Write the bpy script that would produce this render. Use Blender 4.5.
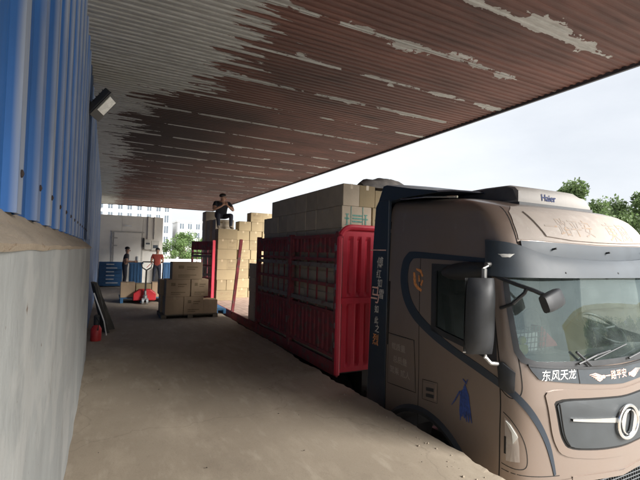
import bpy, bmesh, math, random
from mathutils import Vector, Matrix, noise as mnoise
R_ = math.radians
random.seed(7)
for o in list(bpy.data.objects): bpy.data.objects.remove(o)
scene = bpy.context.scene
col = scene.collection
CH = 1.65                                   # eye height above the dock; z = 0 is the dock surface

# ------------------------------------------------------------------ camera
cam_d = bpy.data.cameras.new('camera'); cam = bpy.data.objects.new('camera', cam_d); col.objects.link(cam)
cam_d.sensor_width = 36; cam_d.lens = 36 * 420 / 640; cam_d.clip_start = .05; cam_d.clip_end = 3000
cam.matrix_world = Matrix(((0.89063, -0.03889, -0.45306, 0), (-0.45392, -0.01697, -0.89088, 0),
                           (0.02695, 0.99910, -0.03276, CH), (0, 0, 0, 1)))
scene.camera = cam
scene.cycles.max_bounces = 12; scene.cycles.diffuse_bounces = 6; scene.cycles.transparent_max_bounces = 8
# ------------------------------------------------------------------ sky, sun, exposure
SUN_EL, SUN_AZ = R_(31), (0.53, -0.848)       # towards the sun in plan
w = bpy.data.worlds.new('World'); scene.world = w; w.use_nodes = True
nt = w.node_tree; nt.nodes.clear()
out = nt.nodes.new('ShaderNodeOutputWorld')
sky = nt.nodes.new('ShaderNodeTexSky'); sky.sky_type = 'NISHITA'; sky.sun_disc = False
sky.sun_elevation = SUN_EL; sky.sun_rotation = math.atan2(SUN_AZ[0], SUN_AZ[1]); sky.dust_density = 3
b1 = nt.nodes.new('ShaderNodeBackground'); b1.inputs['Strength'].default_value = .05
nt.links.new(sky.outputs[0], b1.inputs[0])
tc = nt.nodes.new('ShaderNodeTexCoord'); mp = nt.nodes.new('ShaderNodeMapping'); mp.inputs['Scale'].default_value = (1, 1, 2.6)
ns = nt.nodes.new('ShaderNodeTexNoise'); ns.inputs['Scale'].default_value = 1.6; ns.inputs['Detail'].default_value = 6; ns.inputs['Roughness'].default_value = .55
nt.links.new(tc.outputs['Generated'], mp.inputs[0]); nt.links.new(mp.outputs[0], ns.inputs[0])
cr = nt.nodes.new('ShaderNodeValToRGB')
cr.color_ramp.elements[0].position = .3; cr.color_ramp.elements[0].color = (.082, .086, .092, 1)
cr.color_ramp.elements[1].position = .72; cr.color_ramp.elements[1].color = (.108, .1105, .114, 1)
nt.links.new(ns.outputs['Fac'], cr.inputs[0])
b2 = nt.nodes.new('ShaderNodeBackground'); b2.inputs['Strength'].default_value = 1.0
nt.links.new(cr.outputs[0], b2.inputs[0])
mx = nt.nodes.new('ShaderNodeMixShader'); mx.inputs[0].default_value = .96
nt.links.new(b1.outputs[0], mx.inputs[1]); nt.links.new(b2.outputs[0], mx.inputs[2]); nt.links.new(mx.outputs[0], out.inputs[0])
sd = bpy.data.lights.new('sun', 'SUN'); sd.energy = 1.35; sd.angle = R_(34); sd.color = (1, .975, .94)
sun = bpy.data.objects.new('sun', sd); col.objects.link(sun); sun.location = (20, -25, 30)
sv = Vector((SUN_AZ[0] * math.cos(SUN_EL), SUN_AZ[1] * math.cos(SUN_EL), math.sin(SUN_EL)))
sun.rotation_euler = sv.to_track_quat('Z', 'Y').to_euler()
vs = scene.view_settings
vs.view_transform = 'Standard'; vs.look = 'None'; vs.gamma = 1; vs.use_curve_mapping = False; vs.exposure = 3.3

# ------------------------------------------------------------------ materials
M = {}
def _new(name):
    m = bpy.data.materials.new(name); m.use_nodes = True
    n = m.node_tree; p = n.nodes['Principled BSDF']
    return m, n, p
def mk(name, c, rough=.6, metal=0, var=.18, scale=6, bump=.0, bscale=60, tint=None, stretch=(1, 1, 1), rnd=0, spots=None, coat=0, detail=5):
    """procedural paint: noise-broken base colour, dirt tint, fine relief, per-object variation"""
    m, n, p = _new(name); L = n.links.new; N = n.nodes.new
    t = N('ShaderNodeTexCoord'); mpn = N('ShaderNodeMapping'); mpn.inputs['Scale'].default_value = stretch
    L(t.outputs['Object'], mpn.inputs[0])
    a = N('ShaderNodeTexNoise'); a.inputs['Scale'].default_value = scale; a.inputs['Detail'].default_value = detail; a.inputs['Roughness'].default_value = .62
    L(mpn.outputs[0], a.inputs[0])
    r = N('ShaderNodeValToRGB'); e = r.color_ramp.elements
    e[0].position = .3; e[1].position = .7
    e[0].color = (*[max(0, k * (1 - var)) for k in c], 1); e[1].color = (*[min(1, k * (1 + var)) for k in c], 1)
    if tint: e[0].color = (*tint, 1)
    L(a.outputs['Fac'], r.inputs[0]); colo = r.outputs[0]
    if spots:
        s2 = N('ShaderNodeTexNoise'); s2.inputs['Scale'].default_value = spots[1]; s2.inputs['Detail'].default_value = 8; s2.inputs['Roughness'].default_value = .7
        L(mpn.outputs[0], s2.inputs[0])
        r2 = N('ShaderNodeValToRGB'); r2.color_ramp.elements[0].position = spots[2]; r2.color_ramp.elements[1].position = spots[2] + .08
        L(s2.outputs['Fac'], r2.inputs[0])
        q = N('ShaderNodeMix'); q.data_type = 'RGBA'; L(r2.outputs[0], q.inputs[0]); L(colo, q.inputs[6]); q.inputs[7].default_value = (*spots[0], 1)
        colo = q.outputs[2]
    if rnd:
        oi = N('ShaderNodeObjectInfo'); hs = N('ShaderNodeHueSaturation'); mr = N('ShaderNodeMapRange')
        mr.inputs[3].default_value = 1 - rnd; mr.inputs[4].default_value = 1 + rnd
        L(oi.outputs['Random'], mr.inputs[0]); L(mr.outputs[0], hs.inputs['Value']); L(colo, hs.inputs['Color']); colo = hs.outputs[0]
    L(colo, p.inputs['Base Color'])
    rr = N('ShaderNodeMapRange'); rr.inputs[3].default_value = max(.03, rough - .1); rr.inputs[4].default_value = min(1, rough + .12)
    L(a.outputs['Fac'], rr.inputs[0]); L(rr.outputs[0], p.inputs['Roughness'])
    p.inputs['Metallic'].default_value = metal
    if coat: p.inputs['Coat Weight'].default_value = coat; p.inputs['Coat Roughness'].default_value = .12
    if bump:
        bn = N('ShaderNodeTexNoise'); bn.inputs['Scale'].default_value = bscale; bn.inputs['Detail'].default_value = 4
        L(mpn.outputs[0], bn.inputs[0]); bp = N('ShaderNodeBump'); bp.inputs['Strength'].default_value = bump; bp.inputs['Distance'].default_value = .02
        L(bn.outputs['Fac'], bp.inputs['Height']); L(bp.outputs[0], p.inputs['Normal'])
    M[name] = m; return m
mk('tan_paint', (.20, .153, .124), .38, .40, .08, 3, coat=.45, tint=(.222, .177, .148), spots=((.24, .20, .17), 4, .62), stretch=(1, 1, .6))
mk('tan_dusty', (.34, .295, .258), .65, .0, .10, 5, spots=((.38, .338, .30), 9, .55))
mk('navy', (.014, .024, .038), .40, 0, .25, 5, coat=.15, tint=(.022, .031, .044))
mk('visor_blue', (.036, .048, .06), .5, 0, .2, 4)
mk('black_plastic', (.022, .024, .027), .5, 0, .25, 8)
mk('rubber', (.02, .02, .02), .85, 0, .3, 20, bump=.2)
mk('seam', (.012, .011, .01), .9)
mk('grey_grille', (.04, .046, .05), .5, .1, .12, 5)
mk('trim_dark', (.035, .045, .055), .4, 0, .2, 6, coat=.2)
mk('chrome', (.75, .75, .74), .2, 1, .08, 10)
mk('white_letter', (.78, .78, .75), .6)
mk('worn_letter', (.55, .52, .47), .75, 0, .3, 40)
mk('pink_letter', (.75, .45, .36), .6, 0, .25, 30)
mk('orange_letter', (.62, .25, .08), .6, 0, .35, 60)
mk('faint_orange', (.36, .262, .185), .75, 0, .1, 30, spots=((.32, .275, .24), 16, .44))
mk('faint_white', (.33, .28, .235), .7, 0, .2, 30)
mk('blue_ink', (.025, .055, .21), .7, 0, .5, 30)
mk('ac_cream', (.28, .262, .24), .55, 0, .1, 5)
mk('ac_dark', (.085, .088, .092), .6, 0, .2, 8)
mk('ac_blue', (.03, .06, .22), .5)
mk('interior', (.05, .05, .055), .8, 0, .2, 6)
mk('dash', (.22, .225, .23), .7, 0, .2, 6)
mk('seat_cloth', (.10, .09, .085), .9, 0, .2, 20)
mk('lamp_clear', (.62, .62, .58), .2, 0, .1, 10)
mk('wire', (.16, .12, .12), .5, .2)
mk('yellow_toy', (.55, .50, .08), .7); mk('red_accent', (.32, .05, .05), .8)
mk('trailer_red', (.60, .028, .055), .5, 0, .15, 4, spots=((.32, .055, .05), 7, .66), stretch=(1, 1, .5))
mk('trailer_dark_red', (.21, .036, .043), .75, 0, .3, 5, spots=((.12, .075, .065), 6, .52))
mk('rail_grey', (.20, .17, .155), .7, .2, .25, 9, spots=((.16, .05, .04), 7, .55))
mk('deck', (.33, .235, .185), .85, 0, .25, 5)
mk('chassis', (.03, .03, .03), .7, 0, .3, 8)
mk('steel', (.35, .35, .34), .4, .8)
mk('carton', (.265, .205, .115), .82, 0, .08, 3, bump=.08, bscale=40, rnd=.13)
mk('carton_brown', (.40, .29, .185), .85, 0, .1, 3, bump=.08, bscale=40, rnd=.1)
mk('carton_dull', (.43, .36, .27), .85, 0, .1, 3, bump=.08, bscale=40, rnd=.1)
mk('tape', (.43, .33, .2), .35, 0, .06, 8); mk('tape_red', (.33, .15, .085), .5, 0, .1, 8)
mk('print_green', (.12, .27, .22), .8, 0, .3, 40)
mk('tarp', (.19, .172, .152), .8, 0, .25, 5, tint=(.075, .075, .078)); mk('tarp_dark', (.075, .07, .06), .85, 0, .35, 5)
mk('wall_white', (.31, .325, .32), .85, 0, .13, 2.2, bump=.2, bscale=22, stretch=(1, 1.2, .7), spots=((.24, .22, .185), 2.6, .64), detail=9)
mk('ledge', (.33, .275, .21), .85, 0, .15, 3, spots=((.19, .12, .07), 6, .60), bump=.3, bscale=40, stretch=(3, 1, 3))
mk('sheet_blue', (.014, .10, .32), .55, .0, .24, 2.5, stretch=(1, 2.5, .35), spots=((.15, .19, .25), 4, .66), rnd=.05)
mk('dust_grey', (.27, .29, .31), .7, 0, .15, 5)
mk('screw', (.06, .045, .04), .7, .4)
mk('fascia', (.055, .055, .06), .6, .2, .2, 5)
mk('cold_white', (.80, .765, .69), .7, 0, .06, 2, spots=((.55, .50, .43), 3, .66))
mk('pipe_grey', (.50, .475, .43), .6); mk('box_beige', (.62, .59, .52), .6)
mk('cab_blue', (.02, .085, .20), .5, 0, .2, 4); mk('bin_blue', (.018, .075, .17), .6, 0, .2, 4)
mk('silver', (.50, .52, .53), .4, .5)
mk('jack_red', (.50, .022, .03), .45, 0, .15, 6); mk('jack_dark', (.03, .03, .03), .6)
mk('pallet_blue', (.03, .12, .24), .6, 0, .3, 6); mk('pallet_wood', (.16, .13, .095), .9, 0, .3, 6, stretch=(1, 8, 8))
mk('skin', (.34, .19, .125), .6); mk('hair', (.012, .01, .01), .7)
mk('shirt_dark', (.018, .020, .027), .9, 0, .3, 20); mk('shirt_red', (.25, .042, .028), .9, 0, .2, 20)
mk('trousers', (.022, .025, .038), .9, 0, .3, 20); mk('shoe', (.25, .2, .15), .8); mk('shoe_dark', (.03, .03, .03), .8)
mk('facade', (.66, .66, .65), .8, 0, .06, .3); mk('facade_side', (.55, .56, .57), .8, 0, .06, .3)
mk('pane_far', (.09, .11, .13), .15, 0, .3, .5); mk('frame_far', (.5, .5, .5), .6)
mk('cream_facade', (.86, .74, .46), .8, 0, .06, .3)
mk('bark', (.10, .075, .05), .9, 0, .3, 6, bump=.4, bscale=12, stretch=(3, 3, .6))
mk('ground', (.42, .395, .355), .9, 0, .18, .5, bump=.2, bscale=14, spots=((.32, .30, .27), 1.3, .58))
mk('red_plastic', (.45, .03, .03), .5)
mk('housing', (.035, .035, .035), .5, .3); mk('lamp_glass', (.75, .75, .70), .25)

def blue_sheet_mat():
    m = M['sheet_blue']; n = m.node_tree; L = n.links.new; N = n.nodes.new; p = n.nodes['Principled BSDF']
    src = p.inputs['Base Color'].links[0].from_socket
    g = N('ShaderNodeNewGeometry'); sx = N('ShaderNodeSeparateXYZ'); L(g.outputs['Position'], sx.inputs[0])
    mr = N('ShaderNodeMapRange'); mr.inputs[1].default_value = -.29; mr.inputs[2].default_value = -.272; mr.inputs[4].default_value = .8; L(sx.outputs[0], mr.inputs[0])
    mp_ = N('ShaderNodeMapping'); mp_.inputs['Scale'].default_value = (1, 7, .5); L(g.outputs['Position'], mp_.inputs[0])
    z = N('ShaderNodeTexNoise'); z.inputs['Scale'].default_value = 2; z.inputs['Detail'].default_value = 7; L(mp_.outputs[0], z.inputs[0])
    r = N('ShaderNodeMapRange'); r.inputs[1].default_value = .38; r.inputs[2].default_value = .62; r.inputs[3].default_value = .4; L(z.outputs['Fac'], r.inputs[0])
    k = N('ShaderNodeMath'); k.operation = 'MULTIPLY'; L(mr.outputs[0], k.inputs[0]); L(r.outputs[0], k.inputs[1])
    q = N('ShaderNodeMix'); q.data_type = 'RGBA'; L(k.outputs[0], q.inputs[0]); L(src, q.inputs[6]); q.inputs[7].default_value = (.30, .33, .37, 1); L(q.outputs[2], p.inputs['Base Color'])  # crests greyed: dust and light reflected off the rib flanks, painted in
blue_sheet_mat()
def wall_chips():
    m = M['wall_white']; n = m.node_tree; L = n.links.new; N = n.nodes.new; p = n.nodes['Principled BSDF']
    src = p.inputs['Base Color'].links[0].from_socket; g = N('ShaderNodeNewGeometry')
    def layer(src, scale, st, thr, soft, colr, amt):
        mp_ = N('ShaderNodeMapping'); mp_.inputs['Scale'].default_value = st; L(g.outputs['Position'], mp_.inputs[0])
        z = N('ShaderNodeTexNoise'); z.inputs['Scale'].default_value = scale; z.inputs['Detail'].default_value = 6; z.inputs['Roughness'].default_value = .6; L(mp_.outputs[0], z.inputs[0])
        r = N('ShaderNodeMapRange'); r.inputs[1].default_value = thr; r.inputs[2].default_value = thr + soft; r.inputs[4].default_value = amt; L(z.outputs['Fac'], r.inputs[0])
        q = N('ShaderNodeMix'); q.data_type = 'RGBA'; L(r.outputs[0], q.inputs[0]); L(src, q.inputs[6]); q.inputs[7].default_value = (*colr, 1); return q.outputs[2]
    c = layer(src, 5, (1, 1.5, .16), .62, .08, (.21, .195, .165), .5)       # drip lines
    c = layer(c, 1.4, (1, 1, 1), .52, .06, (.41, .415, .40), .55)              # repainted patches
    c = layer(c, 5, (1, 1, 1), .70, .02, (.13, .085, .055), .9)             # rust chips
    c = layer(c, 30, (1, 1, 1), .68, .04, (.17, .15, .125), .7)             # specks
    L(c, p.inputs['Base Color'])
wall_chips()
def leaf_mat(name, c):
    m, n, p = _new(name); L = n.links.new; N = n.nodes.new
    g = N('ShaderNodeNewGeometry'); r = N('ShaderNodeValToRGB')
    r.color_ramp.elements[0].color = (*[k * .6 for k in c], 1); r.color_ramp.elements[1].color = (*[k * 1.5 for k in c], 1)
    L(g.outputs['Random Per Island'], r.inputs[0]); L(r.outputs[0], p.inputs['Base Color'])
    p.inputs['Roughness'].default_value = .6
    tr = N('ShaderNodeBsdfTranslucent'); L(r.outputs[0], tr.inputs[0]); ms = N('ShaderNodeMixShader'); ms.inputs[0].default_value = .4
    L(p.outputs[0], ms.inputs[1]); L(tr.outputs[0], ms.inputs[2]); L(ms.outputs[0], n.nodes['Material Output'].inputs[0])
    M[name] = m
leaf_mat('leaf', (.10, .15, .055)); leaf_mat('leaf_light', (.12, .19, .06))

def glass_mat(name, tint, ior, dust):
    m, n, p = _new(name); L = n.links.new; N = n.nodes.new
    n.nodes.remove(p)
    t = N('ShaderNodeBsdfTransparent'); t.inputs[0].default_value = (*tint, 1)
    g = N('ShaderNodeBsdfGlossy'); g.inputs['Roughness'].default_value = .015; g.inputs[0].default_value = (.78, .97, .97, 1)
    fr = N('ShaderNodeFresnel'); fr.inputs[0].default_value = ior
    a = N('ShaderNodeMixShader'); L(fr.outputs[0], a.inputs[0]); L(t.outputs[0], a.inputs[1]); L(g.outputs[0], a.inputs[2])
    d = N('ShaderNodeBsdfDiffuse'); d.inputs[0].default_value = (.36, .44, .43, 1)
    tcn = N('ShaderNodeTexCoord'); nz = N('ShaderNodeTexNoise'); nz.inputs['Scale'].default_value = 5; nz.inputs['Detail'].default_value = 8
    L(tcn.outputs['Object'], nz.inputs[0]); mr = N('ShaderNodeMapRange'); mr.inputs[1].default_value = .4; mr.inputs[2].default_value = .8
    mr.inputs[3].default_value = dust * .35; mr.inputs[4].default_value = dust; L(nz.outputs['Fac'], mr.inputs[0])
    b = N('ShaderNodeMixShader'); L(mr.outputs[0], b.inputs[0]); L(a.outputs[0], b.inputs[1]); L(d.outputs[0], b.inputs[2])
    L(b.outputs[0], n.nodes['Material Output'].inputs[0]); M[name] = m
glass_mat('windshield', (.82, .90, .88), 2.1, .12); glass_mat('dark_glass', (.16, .17, .17), 1.55, .05)

def ceiling_mat():
    m, n, p = _new('rusty_ceiling'); L = n.links.new; N = n.nodes.new
    g = N('ShaderNodeNewGeometry'); sx = N('ShaderNodeSeparateXYZ'); L(g.outputs['Position'], sx.inputs[0])
    def val(op, a, b=None, c=None, clamp=False):
        k = N('ShaderNodeMath'); k.operation = op; k.use_clamp = clamp
        for i, q in enumerate((a, b, c)):
            if q is None: continue
            if isinstance(q, (int, float)): k.inputs[i].default_value = q
            else: L(q, k.inputs[i])
        return k.outputs[0]
    X, Y = sx.outputs[0], sx.outputs[1]
    def nz(sxx, syy, det, ro=.6, off=0, sc=1):
        mp_ = N('ShaderNodeMapping'); mp_.inputs['Scale'].default_value = (sxx, syy, 0); mp_.inputs['Location'].default_value = (off, off * .7, 0)
        L(g.outputs['Position'], mp_.inputs[0]); t_ = N('ShaderNodeTexNoise'); t_.inputs['Scale'].default_value = sc
        t_.inputs['Detail'].default_value = det; t_.inputs['Roughness'].default_value = ro; L(mp_.outputs[0], t_.inputs[0]); return t_.outputs['Fac']
    streak = nz(1.1, 11, 6, .62); big = nz(.45, .8, 4, .55, 3.1); fine = nz(5, 26, 5, .7, 9); seamn = nz(1.05, 1.6, 5, .62, 17.3)
    mr = N('ShaderNodeMapRange'); mr.interpolation_type = 'SMOOTHSTEP'
    mr.inputs[1].default_value = 6.6; mr.inputs[2].default_value = 7.7; mr.inputs[3].default_value = 1.35; mr.inputs[4].default_value = .28; L(Y, mr.inputs[0])
    E = val('SUBTRACT', X, mr.outputs[0])
    field = val('ADD', val('MULTIPLY', E, 1.15), val('MULTIPLY', val('SUBTRACT', streak, .5), 4.0))
    field = val('ADD', field, val('MULTIPLY', val('SUBTRACT', big, .5), 1.4))
    # sheet laps every metre keep their paint in ragged streaks
    fr = val('ABSOLUTE', val('SUBTRACT', val('FRACT', val('ADD', Y, .5)), .5))
    lap = val('SUBTRACT', 1, val('DIVIDE', fr, val('ADD', .016, val('MULTIPLY', val('MAXIMUM', val('SUBTRACT', seamn, .50), 0), .75))))
    near_ = N('ShaderNodeMapRange'); near_.inputs[1].default_value = 3.2; near_.inputs[2].default_value = 6.5; near_.inputs[3].default_value = .75; near_.inputs[4].default_value = 0; L(Y, near_.inputs[0])
    lap = val('ADD', lap, val('MULTIPLY', near_.outputs[0], val('GREATER_THAN', lap, -1.2)))
    lapm = val('GREATER_THAN', val('ADD', lap, val('MULTIPLY', val('SUBTRACT', fine, .5), 1.6)), .12)
    keep = val('GREATER_THAN', val('SUBTRACT', val('ADD', seamn, val('MULTIPLY', val('SUBTRACT', fine, .5), .35)), val('MULTIPLY', val('MAXIMUM', val('SUBTRACT', X, 2.0), 0), .016)), .435)
    peel = nz(.55, 5.5, 7, .68, 31.7); peelm = val('GREATER_THAN', val('SUBTRACT', val('ADD', peel, val('MULTIPLY', val('SUBTRACT', fine, .5), .16)), val('MULTIPLY', val('MAXIMUM', val('SUBTRACT', X, .5), 0), .012)), .675)
    far_ = N('ShaderNodeMapRange'); far_.inputs[1].default_value = 13; far_.inputs[2].default_value = 22; far_.inputs[3].default_value = 1; far_.inputs[4].default_value = .55; L(Y, far_.inputs[0])
    lapk = val('MAXIMUM', val('MULTIPLY', val('MULTIPLY', lapm, keep), far_.outputs[0]), peelm)
    rust = val('MULTIPLY', val('GREATER_THAN', val('ADD', field, val('MULTIPLY', val('SUBTRACT', fine, .5), .7)), .12), val('SUBTRACT', 1, lapk))
    r = N('ShaderNodeValToRGB'); e = r.color_ramp.elements
    e[0].position = .28; e[0].color = (.022, .013, .011, 1); e[1].position = .72; e[1].color = (.19, .084, .062, 1)
    L(val('ADD', val('MULTIPLY', streak, .45), val('MULTIPLY', big, .55)), r.inputs[0])
    r2 = N('ShaderNodeValToRGB'); e2 = r2.color_ramp.elements
    e2[0].position = .3; e2[0].color = (.235, .23, .205, 1); e2[1].position = .65; e2[1].color = (.47, .465, .435, 1); L(val('ADD', val('MULTIPLY', fine, .55), val('MULTIPLY', streak, .45)), r2.inputs[0])
    mix = N('ShaderNodeMix'); mix.data_type = 'RGBA'; L(rust, mix.inputs[0]); L(r2.outputs[0], mix.inputs[6]); L(r.outputs[0], mix.inputs[7])
    # dark stain plus interior shade painted on the rust over the middle of the dock
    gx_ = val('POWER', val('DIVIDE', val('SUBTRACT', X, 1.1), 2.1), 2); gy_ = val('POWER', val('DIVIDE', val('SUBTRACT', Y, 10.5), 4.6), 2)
    dark_ = val('SUBTRACT', val('ADD', 1.05, val('MULTIPLY', val('SUBTRACT', streak, .5), 1.3)), val('ADD', gx_, gy_), clamp=True)
    dark_ = val('MULTIPLY', val('MULTIPLY', dark_, rust), .85)
    mx2 = N('ShaderNodeMix'); mx2.data_type = 'RGBA'; L(dark_, mx2.inputs[0]); L(mix.outputs[2], mx2.inputs[6]); mx2.inputs[7].default_value = (.012, .009, .008, 1)
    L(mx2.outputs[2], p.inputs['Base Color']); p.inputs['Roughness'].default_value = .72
    bp = N('ShaderNodeBump'); bp.inputs['Strength'].default_value = .25; bp.inputs['Distance'].default_value = .006; L(val('SUBTRACT', fine, rust), bp.inputs['Height']); L(bp.outputs[0], p.inputs['Normal'])
    M['rusty_ceiling'] = m
ceiling_mat()

def floor_mat():
    m, n, p = _new('dock_concrete'); L = n.links.new; N = n.nodes.new
    g = N('ShaderNodeNewGeometry')
    def nz(sc, det, ro, st=(1, 1, 1)):
        a = N('ShaderNodeMapping'); a.inputs['Scale'].default_value = st; L(g.outputs['Position'], a.inputs[0])
        t_ = N('ShaderNodeTexNoise'); t_.inputs['Scale'].default_value = sc; t_.inputs['Detail'].default_value = det; t_.inputs['Roughness'].default_value = ro; L(a.outputs[0], t_.inputs[0]); return t_.outputs['Fac']
    a = nz(.7, 6, .6); b = nz(9, 8, .75); c = nz(2.2, 7, .65, (1, .35, 1)); d = nz(70, 3, .7)
    r = N('ShaderNodeValToRGB'); e = r.color_ramp.elements
    e[0].position = .3; e[0].color = (.29, .238, .176, 1); e[1].position = .7; e[1].color = (.37, .31, .235, 1); L(a, r.inputs[0])
    def mixc(fac, c0, col1, amt, lo, hi):
        mr = N('ShaderNodeMapRange'); mr.inputs[1].default_value = lo; mr.inputs[2].default_value = hi; mr.inputs[4].default_value = amt; L(fac, mr.inputs[0])
        q = N('ShaderNodeMix'); q.data_type = 'RGBA'; L(mr.outputs[0], q.inputs[0]); L(c0, q.inputs[6]); q.inputs[7].default_value = (*col1, 1); return q.outputs[2]
    k = mixc(c, r.outputs[0], (.48, .405, .31), .6, .5, .72)
    k = mixc(b, k, (.17, .14, .105), .55, .58, .8)
    k = mixc(d, k, (.13, .105, .08), .45, .55, .85)
    e_ = nz(1.6, 9, .72, (1, .6, 1)); k = mixc(e_, k, (.20, .16, .12), .5, .54, .72)
    f_ = nz(4.5, 6, .6, (1.8, .5, 1)); k = mixc(f_, k, (.45, .385, .30), .5, .56, .7)
    vo = N('ShaderNodeTexVoronoi'); vo.feature = 'DISTANCE_TO_EDGE'; vo.inputs['Scale'].default_value = .42
    wn = N('ShaderNodeTexNoise'); wn.inputs['Scale'].default_value = 2.2; wn.inputs['Detail'].default_value = 6; L(g.outputs['Position'], wn.inputs[0])
    wm = N('ShaderNodeMix'); wm.data_type = 'RGBA'; wm.blend_type = 'LINEAR_LIGHT'; wm.inputs[0].default_value = .35; L(g.outputs['Position'], wm.inputs[6]); L(wn.outputs['Color'], wm.inputs[7]); L(wm.outputs[2], vo.inputs['Vector'])
    inv_ = N('ShaderNodeMapRange'); inv_.inputs[1].default_value = .0; inv_.inputs[2].default_value = .006; inv_.inputs[3].default_value = .22; inv_.inputs[4].default_value = 0; L(vo.outputs['Distance'], inv_.inputs[0])
    ck = N('ShaderNodeMix'); ck.data_type = 'RGBA'; L(inv_.outputs[0], ck.inputs[0]); L(k, ck.inputs[6]); ck.inputs[7].default_value = (.09, .072, .055, 1); k = ck.outputs[2]
    L(k, p.inputs['Base Color']); p.inputs['Roughness'].default_value = .9
    ad = N('ShaderNodeMath'); ad.operation = 'ADD'; L(b, ad.inputs[0]); L(d, ad.inputs[1])
    bp = N('ShaderNodeBump'); bp.inputs['Strength'].default_value = .18; bp.inputs['Distance'].default_value = .006; L(ad.outputs[0], bp.inputs['Height']); L(bp.outputs[0], p.inputs['Normal'])
    M['dock_concrete'] = m
floor_mat()

# ------------------------------------------------------------------ mesh helpers
class MB:
    def __init__(s): s.v = []; s.f = []
    def add(s, vs_, fs):
        k = len(s.v); s.v += [tuple(q) for q in vs_]; s.f += [tuple(i + k for i in f) for f in fs]; return s
    def box(s, x0, x1, y0, y1, z0, z1):
        return s.add([(x0, y0, z0), (x1, y0, z0), (x1, y1, z0), (x0, y1, z0), (x0, y0, z1), (x1, y0, z1), (x1, y1, z1), (x0, y1, z1)],
                     [(0, 3, 2, 1), (4, 5, 6, 7), (0, 1, 5, 4), (1, 2, 6, 5), (2, 3, 7, 6), (3, 0, 4, 7)])
    def bar(s, a, b, wx, wz, up=(0, 0, 1)):
        a, b = Vector(a), Vector(b); d = (b - a).normalized(); u = Vector(up)
        if abs(d.dot(u)) > .95: u = Vector((0, 1, 0))
        r = d.cross(u).normalized(); u = r.cross(d)
        vs_ = [p + r * sx * wx / 2 + u * sz * wz / 2 for p in (a, b) for sx, sz in ((-1, -1), (1, -1), (1, 1), (-1, 1))]
        return s.add(vs_, [(0, 1, 2, 3), (7, 6, 5, 4), (0, 4, 5, 1), (1, 5, 6, 2), (2, 6, 7, 3), (3, 7, 4, 0)])
    def tube(s, path, r, n=8, cap=True):
        P_ = [Vector(p) for p in path]; rs = r if isinstance(r, (list, tuple)) else [r] * len(P_)
        rings = []; up = Vector((0, 0, 1))
        for i, p in enumerate(P_):
            d = (P_[min(i + 1, len(P_) - 1)] - P_[max(i - 1, 0)]).normalized()
            u = up if abs(d.dot(up)) < .95 else Vector((0, 1, 0))
            a = d.cross(u).normalized(); b = a.cross(d)
            rings.append([p + (a * math.cos(t) + b * math.sin(t)) * rs[i] for t in [2 * math.pi * k / n for k in range(n)]])
        vs_ = [q for rr in rings for q in rr]; fs = []
        for i in range(len(P_) - 1):
            for k in range(n): fs.append((i * n + k, i * n + (k + 1) % n, (i + 1) * n + (k + 1) % n, (i + 1) * n + k))
        if cap: fs += [tuple(range(n))[::-1], tuple((len(P_) - 1) * n + k for k in range(n))]
        return s.add(vs_, fs)
    def lathe(s, c, axis, prof, n=24):
        """prof: list of (along, radius)"""
        ax = Vector(axis).normalized(); u = Vector((0, 0, 1)) if abs(ax.z) < .9 else Vector((1, 0, 0))
        a = ax.cross(u).normalized(); b = ax.cross(a); c = Vector(c); vs_ = []; fs = []
        for h, r in prof:
            vs_ += [c + ax * h + (a * math.cos(2 * math.pi * k / n) + b * math.sin(2 * math.pi * k / n)) * r for k in range(n)]
        for i in range(len(prof) - 1):
            for k in range(n): fs.append((i * n + k, i * n + (k + 1) % n, (i + 1) * n + (k + 1) % n, (i + 1) * n + k))
        return s.add(vs_, fs)
    def prism(s, poly, d):
        """poly: 3D outline, extruded by vector d"""
        n = len(poly); d = Vector(d); vs_ = [Vector(p) for p in poly] + [Vector(p) + d for p in poly]
        return s.add(vs_, [tuple(range(n)), tuple(range(2 * n - 1, n - 1, -1))] + [(i, (i + 1) % n, (i + 1) % n + n, i + n) for i in range(n)])
    def grid(s, rows, closed=False):
        n = len(rows[0]); vs_ = [q for r in rows for q in r]
        fs = [(i * n + j, i * n + j + 1, (i + 1) * n + j + 1, (i + 1) * n + j) for i in range(len(rows) - 1) for j in range(n - 1)]
        return s.add(vs_, fs)
    def mesh(s, name, smooth=False, bevel=0, seg=2, recalc=True):
        me = bpy.data.meshes.new(name); me.from_pydata(s.v, [], s.f)
        bm = bmesh.new(); bm.from_mesh(me)
        if recalc: bmesh.ops.recalc_face_normals(bm, faces=bm.faces)
        if bevel: bmesh.ops.bevel(bm, geom=bm.edges[:], offset=bevel, segments=seg, profile=.5, affect='EDGES')
        if smooth:
            for f in bm.faces: f.smooth = True
            for e in bm.edges:
                if len(e.link_faces) == 2 and e.calc_face_angle(0) > R_(38): e.smooth = False
        bm.to_mesh(me); bm.free(); return me
def link(name, me, mat, parent=None):
    o = bpy.data.objects.new(name, me); col.objects.link(o)
    if mat is not None:
        me.materials.clear(); me.materials.append(M[mat] if isinstance(mat, str) else mat)
    if parent is not None:
        o.parent = parent; o.matrix_parent_inverse = Matrix.Translation(-parent.location)
    return o
def part(name, mb, mat, parent=None, smooth=False, bevel=0, **k):
    return link(name, mb.mesh(name, smooth, bevel, **k), mat, parent)
def tag(o, label, cat, group=None, kind=None):
    if label: o['label'] = label
    if cat: o['category'] = cat
    if group: o['group'] = group
    if kind: o['kind'] = kind
    return o
def thing(name, label, cat, loc=(0, 0, 0), group=None):
    o = bpy.data.objects.new(name, None); o.empty_display_size = .2; col.objects.link(o); o.location = loc
    return tag(o, label, cat, group)
def struct(name, mb, mat, **k):
    o = part(name, mb, mat, **k); o['kind'] = 'structure'; return o
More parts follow.
